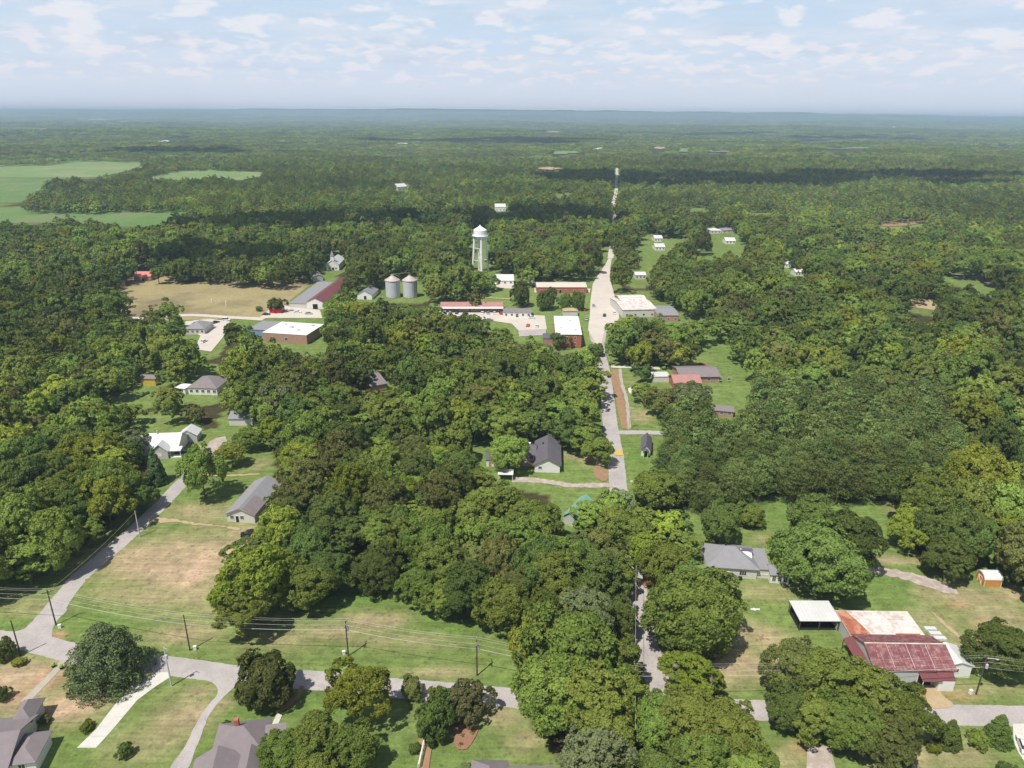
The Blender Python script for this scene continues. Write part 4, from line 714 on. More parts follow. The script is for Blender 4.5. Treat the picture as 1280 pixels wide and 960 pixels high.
for i, (px, py) in enumerate([(944,762),(952,797)]): 
    r = empty('lawn_debris', P(px,py), i, label=['pale plank lying on the lawn below the gray hip house','reddish heap of dirt on the dry lawn below the gray hip house'][i], cat='debris'); MB().box(-1.1,-.2,0,1.1,.2,.18).build('plank',['white','dirt'][i],r); MB().box(-.4,-.5,.03,-.1,.4,.2).build('offcut',['white','dirt'][i],r)
a_, b_ = P(779,607), P(790,608)
r = empty('mailbox', P(789,606), 0, label='white mailbox on a post at the lawn edge right of the road', cat='mailbox'); MB().tube([(0,0,0),(0,0,1.1)],.06,6).build('post','white',r); MB().box(-.35,-.15,1.1,.35,.15,1.4).build('box','white',r)

# ------------------------------------------------------------------ trees
def crown_subs(kind, rng, r, h, base, nl, ns):
    """centres, radii (xyz) and tone of the leaf clumps of one crown"""
    S = []
    if kind == 'round':
        hz = (h-base)/2; cz = base+hz
        i = np.arange(nl)+.5; ph = np.arccos(1-1.62*i/nl); th = math.pi*(1+5**.5)*i+rng.random()*6
        D = np.stack([np.cos(th)*np.sin(ph), np.sin(th)*np.sin(ph), np.cos(ph)], 1)+rng.normal(0, .13, (nl, 3)); D /= np.linalg.norm(D, axis=1)[:, None]
        k = rng.uniform(.52, .92, nl); lr = r*rng.uniform(.22, .42, nl)
        LC = D*np.array([r, r, hz])*k[:, None]
        LC = np.vstack([LC, [[0, 0, 0], [0, 0, hz*.3]]]); D = np.vstack([D, [[0, 0, .01], [0, 0, 1.]]]); lr = np.append(lr, [r*.56, r*.46])
        for c, d, q in zip(LC, D, lr):
            t0 = rng.random(); m = max(4, int(ns*(q/(r*.36))**2))
            e = rng.normal(0, 1, (m, 3)); e /= np.linalg.norm(e, axis=1)[:, None]; e = e+d*.75+np.array([0, 0, .35]); e /= np.linalg.norm(e, axis=1)[:, None]
            sr = q*rng.uniform(.26, .46, m)
            for j in range(m): S.append((*(c+e[j]*q*rng.uniform(.7, 1.0)+np.array([0, 0, cz])), sr[j], sr[j], sr[j]*.8, .5*t0+.5*rng.random()))
    elif kind == 'pine':
        lv = nl
        for t in range(lv):
            u = (t+.5)/lv; z = base+(h-base)*u; R_ = r*(1-u**2.6)*.9+r*.14; m = max(3, int(ns*(R_/r)+1)); a0 = rng.random()*6
            for j in range(m):
                a = a0+6.283*j/m+rng.normal(0, .25); q = R_*rng.uniform(.55, 1.0); s = r*rng.uniform(.24, .38)
                S.append((q*math.cos(a), q*math.sin(a), z+rng.normal(0, .35)-.12*q, s*1.15, s*1.15, s*.62, rng.random()))
                if q > .5*r: S.append((q*.45*math.cos(a), q*.45*math.sin(a), z+.1, s*.9, s*.9, s*.5, rng.random()*.6))
    elif kind == 'cone':
        m = nl*ns
        for j in range(m):
            u = rng.random()**1.35; z = base+(h-base)*u; R_ = r*((1-u)**.75)*(.94+.06*math.cos(u*40)); a = rng.random()*6.283; s = r*rng.uniform(.13, .22)*(1.15-.5*u)
            S.append((R_*.86*math.cos(a), R_*.86*math.sin(a), z, s, s, s*.75, rng.random()))
    elif kind == 'deodar':
        for t in range(nl):
            u = (t+.3)/nl; z = base+(h-base)*u; R_ = r*(1-u**2.2)**.75; m = max(4, int(ns*R_/r)+2); a0 = rng.random()*6
            for j in range(m):
                a = a0+6.283*j/m+rng.normal(0, .2); q0 = R_*rng.uniform(.78, 1.06)
                for w in (.45, .72, .97):
                    q = q0*w; s = r*rng.uniform(.11, .17)
                    S.append((q*math.cos(a), q*math.sin(a), z-.22*q*w+rng.normal(0, .25), s*1.1, s*1.1, s*.55, rng.random()))
    return np.array(S)
def crown_mesh(name, kind, seed, r, h, base, nl, ns, per, leaf, ragged=.7, keep=1.):
    rng = np.random.default_rng(seed); S = crown_subs(kind, rng, r, h, base, nl, ns)
    if keep < 1: S = S[rng.random(len(S)) < keep]
    area = S[:, 3]**2; n = int(per*len(S)); idx = rng.choice(len(S), n, p=area/area.sum()); s = S[idx]
    cen = np.array([0, 0, base+(h-base)*.42]); out = s[:, :3]-cen; out /= np.linalg.norm(out, axis=1)[:, None]+1e-6
    d = rng.normal(0, 1, (n, 3)); d /= np.linalg.norm(d, axis=1)[:, None]; d = d+out*.7+np.array([0, 0, .30]); d /= np.linalg.norm(d, axis=1)[:, None]
    p = s[:, :3]+d*s[:, 3:6]*(rng.uniform(.55, 1.12, n)**.6)[:, None]
    nn = d*.75+out*.45+rng.normal(0, ragged, (n, 3)); nn /= np.linalg.norm(nn, axis=1)[:, None]
    t1 = np.cross(nn, rng.normal(0, 1, (n, 3))); t1 /= np.linalg.norm(t1, axis=1)[:, None]; t2 = np.cross(nn, t1)
    L1 = leaf*rng.uniform(.55, 1.3, n)[:, None]; L2 = L1*rng.uniform(.45, .9, n)[:, None]
    q = np.stack([p-t1*L1*.5, p-t2*L2*.5+t1*L1*.1, p+t1*L1*.6, p+t2*L2*.5], 1).reshape(-1, 3)
    me = bpy.data.meshes.new(name); fast_mesh(me, q, np.arange(4*n).reshape(-1, 4))
    a = me.attributes.new('tint', 'FLOAT', 'FACE'); a.data.foreach_set('value', np.clip(s[:, 6]*.55+rng.random(n)*.45, 0, 1).astype(np.float32))
    return me
def trunk_mesh(name, seed, r, h, base, limbs=6):
    rng = random.Random(seed); mb = MB(); tr = .035*h*.55
    top = h*.72; pts = [(0, 0, -.2), (.05*tr, 0, base*.5), (tr*.4, tr*.2, base), (tr*.2, -tr*.4, (base+top)/2), (0, 0, top)]
    mb.tube(pts, [tr*1.35, tr, tr*.85, tr*.5, tr*.15], 9)
    for i in range(limbs):
        a = 6.283*i/limbs+rng.uniform(-.3, .3); z = base*.8+(top-base)*.5*rng.random(); q = r*rng.uniform(.55, .75); z2 = z+q*rng.uniform(.45, .9)
        mb.tube([(0, 0, z), (q*.5*math.cos(a), q*.5*math.sin(a), z+(z2-z)*.6), (q*math.cos(a+.15), q*math.sin(a+.15), z2)], [tr*.42, tr*.28, tr*.08], 6)
    me = bpy.data.meshes.new(name); me.from_pydata(mb.v, [], mb.f); me.update(); me.materials.append(M['bark']); return me

# prototypes: (kind, radius, height, crown base) -> crown mesh at three levels of detail
PROTO = {}
def proto(key, kind, r, h, base, hi, mid, n):
    PROTO[key] = dict(r=r, h=h, base=base, hi=[crown_mesh('crown', kind, 100+hash_(key)+i, r, h, base, *hi) for i in range(n)], mid=[crown_mesh('crown', kind, 200+hash_(key)+i, r, h, base, *mid) for i in range(n)], trunk=[trunk_mesh('trunk', 300+i, r, h, base) for i in range(2)])
def hash_(s): return sum(ord(c)*(i+3) for i, c in enumerate(s)) % 997
proto('round', 'round', 7., 14., 2.4, (24, 17, 62, .50), (18, 10, 46, .74, .55), 4)
proto('tall', 'round', 5., 16., 2.6, (20, 14, 60, .46), (16, 9, 42, .70, .55), 3)
proto('wide', 'round', 9., 13.5, 2.2, (30, 19, 62, .56), (16, 10, 42, .95), 2)
proto('pine', 'pine', 3.6, 15., 4.5, (12, 9, 42, .38), (8, 7, 22, .62), 3)
proto('cone', 'cone', 2.6, 6.5, .3, (20, 18, 60, .27), (12, 14, 34, .40), 2)
proto('deodar', 'deodar', 8.2, 14., 1.2, (15, 17, 46, .42), (8, 9, 24, .8), 1)
proto('shrub', 'round', 3., 4.4, .25, (26, 15, 50, .27), (16, 9, 30, .45), 2)

for k_, d_ in PROTO.items():
    for me_ in d_['hi']+d_['mid']: me_.materials.append(LEAF['mid'])
TREES = []   # (x, y, radius) of everything planted, to keep trunks apart
def plant(kind, x, y, r, hs, lm, lod, name, label, cat, group=None, seed=0, sparse=False):
    pr = PROTO[kind]; s = r/pr['r']; c = pr[lod][seed % len(pr[lod])]
    root = empty(name, (x, y, float(hgt(x, y))), (seed*2.399) % 6.283, label=label, cat=cat, group=group); ax_ = 1+.13*math.sin(seed*5.7); root.scale = (s*ax_, s/ax_, s*hs)
    co_ = bpy.data.objects.new('crown', c); COL.objects.link(co_); co_.parent = root
    co_.material_slots[0].link = 'OBJECT'; co_.material_slots[0].material = LEAF[lm]
    to = bpy.data.objects.new('trunk', pr['trunk'][seed % 2]); COL.objects.link(to); to.parent = root
    TREES.append((x, y, r)); return root
def by_px(cx, cy, rpx, kind, hs):
    """ground point and radius of a tree whose crown fills the photo around (cx, cy)"""
    pr = PROTO[kind]; p = P(cx, cy)
    for _ in range(5):
        w = float(proj(p.x, p.y, p.z+4)[2]); r = rpx*w/F; s = r/pr['r']; zc = (pr['base']+(pr['h']-pr['base'])*.52)*s*hs; p = P(cx, cy, zc)
    return p.x, p.y, r
KN = dict(round='broadleaf_tree', tall='broadleaf_tree', wide='broadleaf_tree', pine='pine_tree', cone='cedar_tree', deodar='evergreen_tree', shrub='shrub')
HERO = [ # crown centre px, radius px, prototype, height stretch, leaf colour, label
 (130,812,47,'deodar',1.05,'blue','large blue green layered evergreen beside the white concrete drive'),
 (331,851,34,'shrub',1.3,'olive','dense dark round tree between the road and the mauve hip roofed house'),
 (446,864,37,'round',1.25,'lime','lime green tree standing in front of the road with a long dark shadow'),
 (352,938,27,'round',.9,'mid','tree touching the mauve hip roofed house roof at the bottom'),(395,930,34,'round',.9,'mid','broad tree below the lime green tree at the bottom edge'),(440,935,32,'round',1,'mid','tree in the bottom clump nearest the lawn shadow'),(395,970,32,'round',.9,'mid','lowest tree of the bottom clump cut by the picture edge'),
 (545,896,25,'shrub',1.5,'dark','dark green bushy tree left of the garden bed'),(583,879,26,'shrub',1.25,'rusty','rusty tinged bushy tree at the roadside above the garden bed'),(552,872,14,'shrub',1.2,'lime','small yellow green bush between the two bushy roadside trees'),
 (712,815,62,'round',1.05,'mid','huge shade tree left of the shaded road, centre crown'),(690,865,48,'round',1.05,'mid','shade tree nearest the bottom lawn beside the garden bed'),(745,885,52,'round',1,'mid','shade tree of the huge clump just left of the dark gap'),(675,800,38,'round',1.1,'lime','bright tree at the right end of the long lawn'),(755,828,42,'round',1.,'mid','shade tree of the huge clump leaning over the road'),(771,872,37,'round',1.,'mid','shade tree hiding the left half of the road near its lower end'),(769,770,26,'round',1.,'dark','dark crown left of the shaded stretch of road'),(770,715,26,'round',1.,'mid','crown overhanging the shaded road from the left'),(793,668,27,'round',1.05,'mid','crown closing over the road above the small excavator'),(770,655,24,'round',1.,'mid','crown left of the point where the road vanishes under leaves'),(812,690,24,'round',1.,'lime','light crown right of the road above the small excavator'),(745,945,42,'round',1,'dead','pale leaved tree at the bottom edge left of the dark gap'),(730,775,36,'tall',.9,'dead','pale dry topped tree above the huge shade clump'),
 (866,768,55,'wide',1.15,'mid','very large round pecan like tree right of the road'),
 (864,845,31,'tall',.85,'lime','bright lime tree directly below the very large round tree'),(825,905,38,'round',.95,'mid','tree hanging over the road end at the bottom centre'),(862,900,42,'round',1,'mid','full crowned tree below the bright lime tree'),(910,915,40,'round',1,'mid','tree left of the gap where the road shows again'),(935,945,34,'round',.9,'mid','tree at the bottom edge left of the gray roof corner'),(880,955,38,'round',1,'mid','bottom edge tree between its two taller neighbours'),(823,965,34,'round',1,'dark','dark tree at the bottom edge right of the gap with the wires'),
 (1025,700,50,'wide',1.0,'dark','wide green spreading tree right of the gray hip house'),(1060,678,36,'round',1.05,'dark','dark tree behind the wide green spreading tree'),(1020,648,33,'round',.95,'dark','darker tree topmost of the clump right of the gray hip house'),(985,690,25,'round',.9,'lime','small bright tree touching the gray hip house roof'),
 (995,835,36,'round',1,'olive','leftmost tree of the clump in front of the red barn'),(1042,850,40,'round',1,'mid','tree of the barn clump with its top over the barn corner'),(1085,868,38,'round',1,'mid','full tree of the barn clump below the gray barn wall'),(1130,890,36,'round',1,'mid','rightmost tree of the clump in front of the red barn'),(1065,905,38,'round',.95,'mid','middle lower tree of the barn clump'),(1105,930,36,'round',.9,'olive','bottom tree of the barn clump over the dry lawn'),(985,880,30,'round',.9,'dark','dark lower left tree of the barn clump'),(1020,895,32,'round',.95,'mid','lower tree of the barn clump beside the pink drive'),
 (1256,812,36,'round',.95,'dark','dark round tree at the right edge beyond the barn pole'),
 (1189,915,16,'cone',1.0,'dark','dense cone shaped cedar, left one of the pair by the road'),(1250,910,17,'cone',1.0,'dark','dense cone shaped cedar, right one of the pair by the road'),(1222,924,11,'shrub',1.3,'mid','low round bush between the two cone shaped cedars'),(1258,966,13,'shrub',1.2,'dark','dark bush at the lower right corner beside the white car'),(1168,934,8,'shrub',1,'lime','tiny yellow green bush left of the cone shaped cedars'),
 (251,587,25,'round',1.4,'mid','tall isolated tree at the lane end casting a round shadow'),(289,567,17,'round',.9,'lime','small light tree right of the tall isolated tree'),(312,548,15,'round',1,'mid','small tree in front of the weathered gray roof'),
 (193,581,14,'cone',1.35,'blue','narrow blue green conical tree in front of the white farmhouse'),(163,568,16,'round',1,'dark','dark round tree left of the narrow conical tree'),(162,600,17,'round',1.1,'lime','yellow topped tree below the narrow conical tree'),(176,620,17,'round',1.,'dark','dark tree at the bend of the side street'),
 (315,730,40,'round',1.2,'lime','bright tall tree at the corner of the lawn with a visible trunk'),(302,765,26,'tall',.9,'mid','lower edge tree over the lawn corner'),(350,712,32,'round',1,'mid','tree of the lawn edge behind the bright corner tree'),(385,732,30,'round',1,'mid','tree bulging over the lawn edge shadow'),(415,712,28,'round',1,'dark','dark tree at the notch of the lawn edge'),
 (470,713,34,'wide',.85,'dark','dark spreading tree at the top of the lawn'),(520,728,28,'round',.9,'mid','low tree right of the dark spreading tree'),(560,745,26,'round',.9,'mid','tree where the lawn edge turns down'),(585,738,34,'round',1,'dark','deep green tree at the lawn edge right of the turn'),(625,755,34,'round',1,'mid','deep green tree at the right end of the lawn edge'),
 (748,561,19,'round',.95,'mid','neat round tree left of the painted road patch'),(636,564,24,'round',.95,'mid','round tree between the small sheds and the charcoal roofed house'),(900,652,28,'round',.95,'dark','dark round tree behind the gray hip house'),(938,644,17,'shrub',1.1,'mid','isolated low bush on the meadow behind the gray hip house'),
 (650,368,11,'shrub',1.75,'dark','tall dark oval tree above the long white shop'),(682,375,11,'shrub',1.45,'dark','dark round tree between the shop and the tan roofed store'),(706,377,7,'shrub',1.9,'dark','left narrow tree before the tan roofed store'),(722.5,376,8,'shrub',1.9,'dark','right narrow tree before the tan roofed store'),(690,366,6,'shrub',1.5,'dark','small tree touching the tan roofed store front'),(594,374,11,'round',1.05,'olive','thin crowned tree in front of the red roofed school'),(605,352,18,'wide',.7,'mid','wide low tree in front of the water tower legs'),
 (130,384,26,'round',1,'mid','lone tree at the left end of the hay field road'),(108,392,16,'round',1,'mid','smaller tree left of the lone hay field tree'),(210,392,19,'round',.95,'mid','tree at the lower edge of the hay field'),(190,400,15,'round',.9,'olive','smaller tree below the hay field edge tree'),(345,380,11,'round',.8,'olive','round tree over the low red shed'),(324,386,4,'shrub',1,'dark','tiny dark bush in the hay field left of the red shed'),
 (197,342,9,'tall',.8,'mid','small tree right of the salmon roofed barn'),(805,466,11,'round',1,'dark','dark tree beside the end of the concrete drive'),(804,490,13,'round',1,'mid','tree in front of the curved white drive'),(828,500,20,'round',.95,'olive','tree before the brick ranch house, left one'),(862,497,24,'round',.9,'dead','pale thin tree before the brick ranch house'),(846,518,14,'round',.9,'mid','small tree below the brick ranch house'),(775,628,20,'round',.8,'dead','bare looking pale tree over the road where it vanishes'),
 (24,827,7,'shrub',.9,'lime','small round clipped green shrub at the foot of the corner pole'),(4,812,13,'shrub',1.4,'olive','dark tree at the left edge above the mauve roofed house'),(2,868,9,'shrub',1.2,'dark','dark bush at the left edge by the mauve roof'),(39,903,6.5,'shrub',1.1,'dark','trimmed dark shrub beside the mauve roofed house'),(56,899,6,'shrub',1,'olive','loose shrub right of the trimmed dark shrub'),(108,908,8,'shrub',.8,'lime','yellow green shrub left of the white concrete drive'),(155,938,9,'shrub',1.3,'dark','dark shrub below the white concrete drive'),
 (527,912,5,'shrub',1,'dark','shrub at the top of the white plank fence'),(519,935,7,'shrub',1.1,'dark','shrub beside the lower part of the white plank fence'),(283,905,5,'shrub',1,'dark','small dark shrub left of the mauve hip roof'),(584,962,8,'shrub',1,'dead','pale flowering shrub at the bottom beside the mauve and brown roof'),(745,437,10,'shrub',1,'dark','dark round tree beside the white roofed brick building corner'),(700,425,12,'round',.8,'dark','dark tree in front of the brick annex left of the white roof'),
 (515,860,14,'shrub',1.2,'olive','dull purple green bush at the roadside right of the lime green tree'),
]
for i, (cx, cy, rp, kd, hs, lm, lb) in enumerate(HERO):
    x, y, r_ = by_px(cx, cy, rp, kd, hs)
    tr_ = 'shrub' not in lb and 'bush' not in lb
    plant(kd, x, y, r_, hs, lm, 'hi' if cy > 480 or kd == 'shrub' else 'mid', KN[kd] if kd != 'shrub' else ('broadleaf_tree' if tr_ else 'shrub'), lb, 'tree' if tr_ else 'shrub', seed=i)

# --- the woods: candidates on jittered grids, kept where the photo shows canopy
PINE_AREA = [(815,600),(822,560),(835,522),(880,508),(960,485),(1060,480),(1172,490),(1196,540),(1200,575),(1105,622),(960,612),(860,628)]
def in_poly(px, py, pl):
    c = np.zeros(np.shape(px), bool)
    for i in range(len(pl)):
        ax, ay = pl[i]; bx, by = pl[i-1]
        if ay != by: c ^= ((ay > py) != (by > py)) & (px < (bx-ax)*(py-ay)/(by-ay)+ax)
    return c
ROADS = []
for ln, w in ((MAIN, 4.0), (SIDE, 4.0), (LST, 3.5)):
    q = [P(*a) for a in ln]
    for a, b_ in zip(q, q[1:]):
        for k in range(12): v = a.lerp(b_, k/12); ROADS.append((v.x, v.y, w))
ROADS = np.array(ROADS)
def ring(d0, d1, s, rlo, rhi, seed, pine=False):
    rng = np.random.default_rng(seed); ymax = d1; xs = np.arange(-ymax*.85, ymax*.85, s); ys = np.arange(40 if d0 < 100 else d0*.55, ymax, s*.866)
    X, Y = np.meshgrid(xs, ys); X = X+((np.arange(len(ys)) % 2)*s/2)[:, None]
    X = (X+rng.uniform(-.3, .3, X.shape)*s).ravel(); Y = (Y+rng.uniform(-.3, .3, Y.shape)*s).ravel()
    d = np.hypot(X, Y); cd = np.where(d > d0, d, -1); k = (cd > 0) & (d < d1) & (np.abs(X) < Y*.80+25); X, Y = X[k], Y[k]
    r_ = rng.uniform(rlo, rhi, len(X))*(1+.25*(vnoise(X+9e4, Y+9e4, 60, 77)-.5)); hh = r_*rng.uniform(1.55, 2.9, len(X)) if not pine else r_*rng.uniform(3.2, 4.2, len(X))
    Z = hgt(X, Y); px, py, w = proj(X, Y, Z+hh*.6); ok = (px > -100) & (px < 1380) & (py < 1080)
    rr = r_*F/w
    for (ux, uz, f) in ((0, 1., 0), (0, .62, 0), (-.82, .6, 1), (.82, .6, 1), (0, .28, 0), (-.55, .85, 1), (.55, .85, 1), (-.5, .35, 1), (.5, .35, 1)):
        a, b_, _ = proj(X, Y, Z+hh*uz); ok &= ~masked(a+ux*rr, b_)
    q1 = proj(X, Y, Z+hh*.5); inp = in_poly(q1[0], q1[1], PINE_AREA); ok &= inp if pine else ~inp
    return X[ok], Y[ok], r_[ok], hh[ok], px[ok], py[ok], w[ok]
REG = [('in the wood left of the side street', lambda x, y: x < 235 and y > 500), ('in the wood around the hay field and the yellow orange shed', lambda x, y: x < 330 and y <= 500), ('in the big central wood above the long lawn', lambda x, y: x < 800 and y > 560), ('in the central wood between the brick building and the main road', lambda x, y: x < 800 and y > 400),
       ('in the trees around the water tower and silos', lambda x, y: x < 760), ('in the strip between the main road and the gray hip house', lambda x, y: x < 960 and y > 560), ('behind the orange shed at the right', lambda x, y: x > 1090 and y > 560), ('in the wood right of the brick ranch house', lambda x, y: y > 400), ('in the far right hand woods', lambda x, y: True)]
CW = dict(dark='dark green', mid='mid green', lime='yellow green', olive='dull olive', dead='pale dry', pine='olive green')
def region(px, py):
    for n_, f_ in REG:
        if f_(px, py): return n_
WOOD = []
near = [ring(60, 330, 8.3, 3.8, 7.2, 1), ring(330, 780, 9.8, 4.6, 8.0, 2)]
X, Y, RR, HH, PX, PY, W = [np.concatenate(c) for c in zip(*near)]
T0 = np.array(TREES); keep = np.ones(len(X), bool)
for i in range(len(X)):
    if (np.hypot(T0[:, 0]-X[i], T0[:, 1]-Y[i]) < .62*(T0[:, 2]+RR[i])).any() or (np.hypot(ROADS[:, 0]-X[i], ROADS[:, 1]-Y[i]) < ROADS[:, 2]).any(): keep[i] = False
X, Y, RR, HH, PX, PY, W = [c[keep] for c in (X, Y, RR, HH, PX, PY, W)]
inside = (PX > -25) & (PX < 1305) & (PY < 985)
order = np.argsort(-(RR/W)*inside); N_IND = 300-sum(1 for o_ in COL.objects if o_.name.startswith('broadleaf_tree'))
rg = random.Random(5)
for k, i in enumerate(order):
    u = rg.random(); lm = 'mid' if u < .50 else 'dark' if u < .74 else 'lime' if u < .86 else 'olive' if u < .988 else 'dead'
    kd = 'tall' if rg.random() < .35 else 'wide' if rg.random() < .15 else 'round'
    if kd == 'tall' and RR[i] > 6: kd = 'round'
    pr = PROTO[kd]; hs = float(np.clip(HH[i]/(pr['h']*RR[i]/pr['r']), .65, 1.4))
    if k < N_IND:
        reg = region(PX[i], PY[i]); size = 'tall' if kd == 'tall' else 'broad' if RR[i] > 5.2 else 'small'
        lb = f'{size} {CW[lm]} crown {reg}'
        plant(kd, X[i], Y[i], RR[i], hs, lm, 'hi' if W[i] < 240 else 'mid', 'broadleaf_tree', lb, 'tree', lb.replace('crown', 'trees'), seed=i)
    else: WOOD.append((X[i], Y[i], ('n' if W[i] < 300 else 'm')+('t' if kd == 'tall' else 'r')+{'dark': 'd', 'mid': 'm', 'lime': 'l', 'olive': 'o', 'dead': 'o'}[lm], RR[i]/pr['r'], hs))
X, Y, RR, HH, PX, PY, W = ring(60, 700, 5.7, 2.8, 4.0, 3, True)
k_ = np.ones(len(X), bool)
for i in range(len(X)):
    if (np.hypot(T0[:, 0]-X[i], T0[:, 1]-Y[i]) < 3).any(): k_[i] = False
X, Y, RR, HH, PX, PY, W = [c[k_] for c in (X, Y, RR, HH, PX, PY, W)]
order = np.argsort(W); print('pines', len(X))
for k, i in enumerate(order):
    if k < 300:
        lb = ('pine in the front row of the dense stand behind the gray hip house', 'pine in the middle of the dense stand behind the gray hip house', 'pine at the back of the dense stand behind the gray hip house')[min(2, k*3//300)]
        plant('pine', X[i], Y[i], RR[i], .82+.24*rg.random(), 'pine', 'hi' if W[i] < 235 else 'mid', 'pine_tree', lb, 'pine', lb.replace('pine ', 'pines '), seed=i)
    else: WOOD.append((X[i], Y[i], 'mpp', RR[i]/PROTO['pine']['r'], 1.05))
rng = np.random.default_rng(9)
def far_ring(d0, d1, s, lo, hi, seed, codes, unit):
    X, Y, RR, HH, PX, PY, W = ring(d0, d1, s, lo, hi, seed)
    for i in range(len(X)):
        u = rng.random(); WOOD.append((X[i], Y[i], codes[int(rng.integers(len(codes)))], RR[i]/unit, rng.uniform(.8, 1.15)*(1 if d0 < 3000 else .62 if d0 < 8000 else .45 if d0 < 15000 else .3)))
far_ring(780, 1900, 10.5, 4.8, 7.4, 4, ['frm', 'frm', 'frd', 'frl', 'fro', 'frd'], 7.)
far_ring(1900, 3600, 19, 9, 13, 6, ['gpm', 'gpm', 'gpd', 'gpl', 'gpo'], 14.)
far_ring(3600, 8000, 42, 22, 30, 7, ['gpm', 'gpd', 'gpm'], 14.)
far_ring(8000, 15000, 85, 48, 62, 8, ['gpm', 'gpd', 'gpl'], 14.)
far_ring(15000, 27000, 150, 85, 110, 12, ['gpm', 'gpd', 'gpd'], 14.)
# off-frame margin near the viewer's feet is left to the individual trees above
protos = bpy.data.collections.new('wood_sources'); CODES = {}
def src(code, me, lm, scale=1.):
    m2 = me.copy(); m2.materials.clear(); m2.materials.append(LEAF[lm])
    if 'far' not in code and me.name.startswith('crown') and False: pass
    o = bpy.data.objects.new(f'source_{len(protos.objects):03d}', m2); protos.objects.link(o); CODES.setdefault(code, []).append(len(protos.objects)-1)
    return o
farm = [crown_mesh('crown', 'round', 900+i, 7., 13., 1.0, 11, 5, 16, 1.25) for i in range(3)]
def patch_mesh(seed):
    """a piece of distant canopy: fifteen uneven crowns"""
    rg_ = np.random.default_rng(seed); cs = []
    for i in range(15):
        a, q = rg_.random()*6.28, 14*math.sqrt((i+.5)/15); r_ = rg_.uniform(3.6, 6.2); cs.append((q*math.cos(a+2.4*i), q*math.sin(a+2.4*i), rg_.uniform(6, 10.5), r_, r_, r_*.8, rg_.random()))
    S = np.array(cs); n = 900; idx = rg_.integers(0, 15, n); s = S[idx]; d = rg_.normal(0, 1, (n, 3)); d[:, 2] = np.abs(d[:, 2])*1.1-.35; d /= np.linalg.norm(d, axis=1)[:, None]
    p = s[:, :3]+d*s[:, 3:6]*rg_.uniform(.75, 1.08, n)[:, None]; nn = d+rg_.normal(0, .4, (n, 3)); nn /= np.linalg.norm(nn, axis=1)[:, None]
    t1 = np.cross(nn, rg_.normal(0, 1, (n, 3))); t1 /= np.linalg.norm(t1, axis=1)[:, None]; t2 = np.cross(nn, t1); l = rg_.uniform(1.1, 2.4, n)[:, None]
    me = bpy.data.meshes.new('canopy'); fast_mesh(me, np.stack([p-t1*l*.5, p-t2*l*.4, p+t1*l*.5, p+t2*l*.4], 1).reshape(-1, 3), np.arange(4*n).reshape(-1, 4))
    a = me.attributes.new('tint', 'FLOAT', 'FACE'); a.data.foreach_set('value', np.clip(s[:, 6]*.8+rg_.random(n)*.2, 0, 1).astype(np.float32)); return me
pm = [patch_mesh(70+i) for i in range(3)]
for c, lm in (('d', 'dark'), ('m', 'mid'), ('l', 'lime'), ('o', 'olive')):
    for i in range(2):
        src('nr'+c, PROTO['round']['mid'][i], lm); src('mr'+c, PROTO['round']['mid'][i+2], lm); src('nt'+c, PROTO['tall']['mid'][i], lm); src('mt'+c, PROTO['tall']['mid'][i+1], lm)
    for i in range(2): src('fr'+c, farm[i], lm); src('gp'+c, pm[i], lm)
for i in range(2): src('mpp', PROTO['pine']['mid'][i], 'pine')
def instances(name, rows, label):
    n = len(rows); me = bpy.data.meshes.new(name); a = np.array([(r_[0], r_[1]) for r_ in rows]); z = hgt(a[:, 0], a[:, 1])
    me.vertices.add(n); me.vertices.foreach_set('co', np.column_stack([a, z]).astype(np.float32).ravel())
    rr = np.random.default_rng(3)
    idx = np.array([CODES[r_[2]][int(rr.integers(len(CODES[r_[2]])))] for r_ in rows], np.int32)
    for nm, ty, dat, fld in (('idx', 'INT', idx, 'value'), ('rot', 'FLOAT_VECTOR', np.column_stack([np.zeros(n), np.zeros(n), rr.random(n)*6.283]).astype(np.float32).ravel(), 'vector'),
                             ('scl', 'FLOAT_VECTOR', np.array([(r_[3], r_[3], r_[3]*r_[4]) for r_ in rows], np.float32).ravel(), 'vector')):
        at_ = me.attributes.new(nm, ty, 'POINT'); at_.data.foreach_set(fld, dat)
    o = bpy.data.objects.new(name, me); COL.objects.link(o); tag(o, label, kind='stuff')
    ng = bpy.data.node_groups.new(name, 'GeometryNodeTree'); ng.interface.new_socket('Geometry', in_out='INPUT', socket_type='NodeSocketGeometry'); ng.interface.new_socket('Geometry', in_out='OUTPUT', socket_type='NodeSocketGeometry')
    gi = ng.nodes.new('NodeGroupInput'); go_ = ng.nodes.new('NodeGroupOutput'); ci = ng.nodes.new('GeometryNodeCollectionInfo'); ip = ng.nodes.new('GeometryNodeInstanceOnPoints')
    ci.inputs['Collection'].default_value = protos; ci.inputs['Separate Children'].default_value = True; ci.inputs['Reset Children'].default_value = True; ip.inputs['Pick Instance'].default_value = True
    def na(nm, ty): q = ng.nodes.new('GeometryNodeInputNamedAttribute'); q.data_type = ty; q.inputs['Name'].default_value = nm; return q.outputs['Attribute']
    l = ng.links.new; l(gi.outputs[0], ip.inputs['Points']); l(ci.outputs[0], ip.inputs['Instance']); l(na('idx', 'INT'), ip.inputs['Instance Index']); l(na('rot', 'FLOAT_VECTOR'), ip.inputs['Rotation']); l(na('scl', 'FLOAT_VECTOR'), ip.inputs['Scale']); l(ip.outputs[0], go_.inputs[0])
    md = o.modifiers.new('scatter', 'NODES'); md.node_group = ng; return o
wn = [r_ for r_ in WOOD if r_[2][0] in 'nmf']; wf = [r_ for r_ in WOOD if r_[2][0] == 'g']
print('wood', len(wn), 'far', len(wf))
instances('woodland', wn, 'dense green woodland filling the land around the town'); instances('distant_forest', wf, 'hazy blue green forest stretching to the horizon')

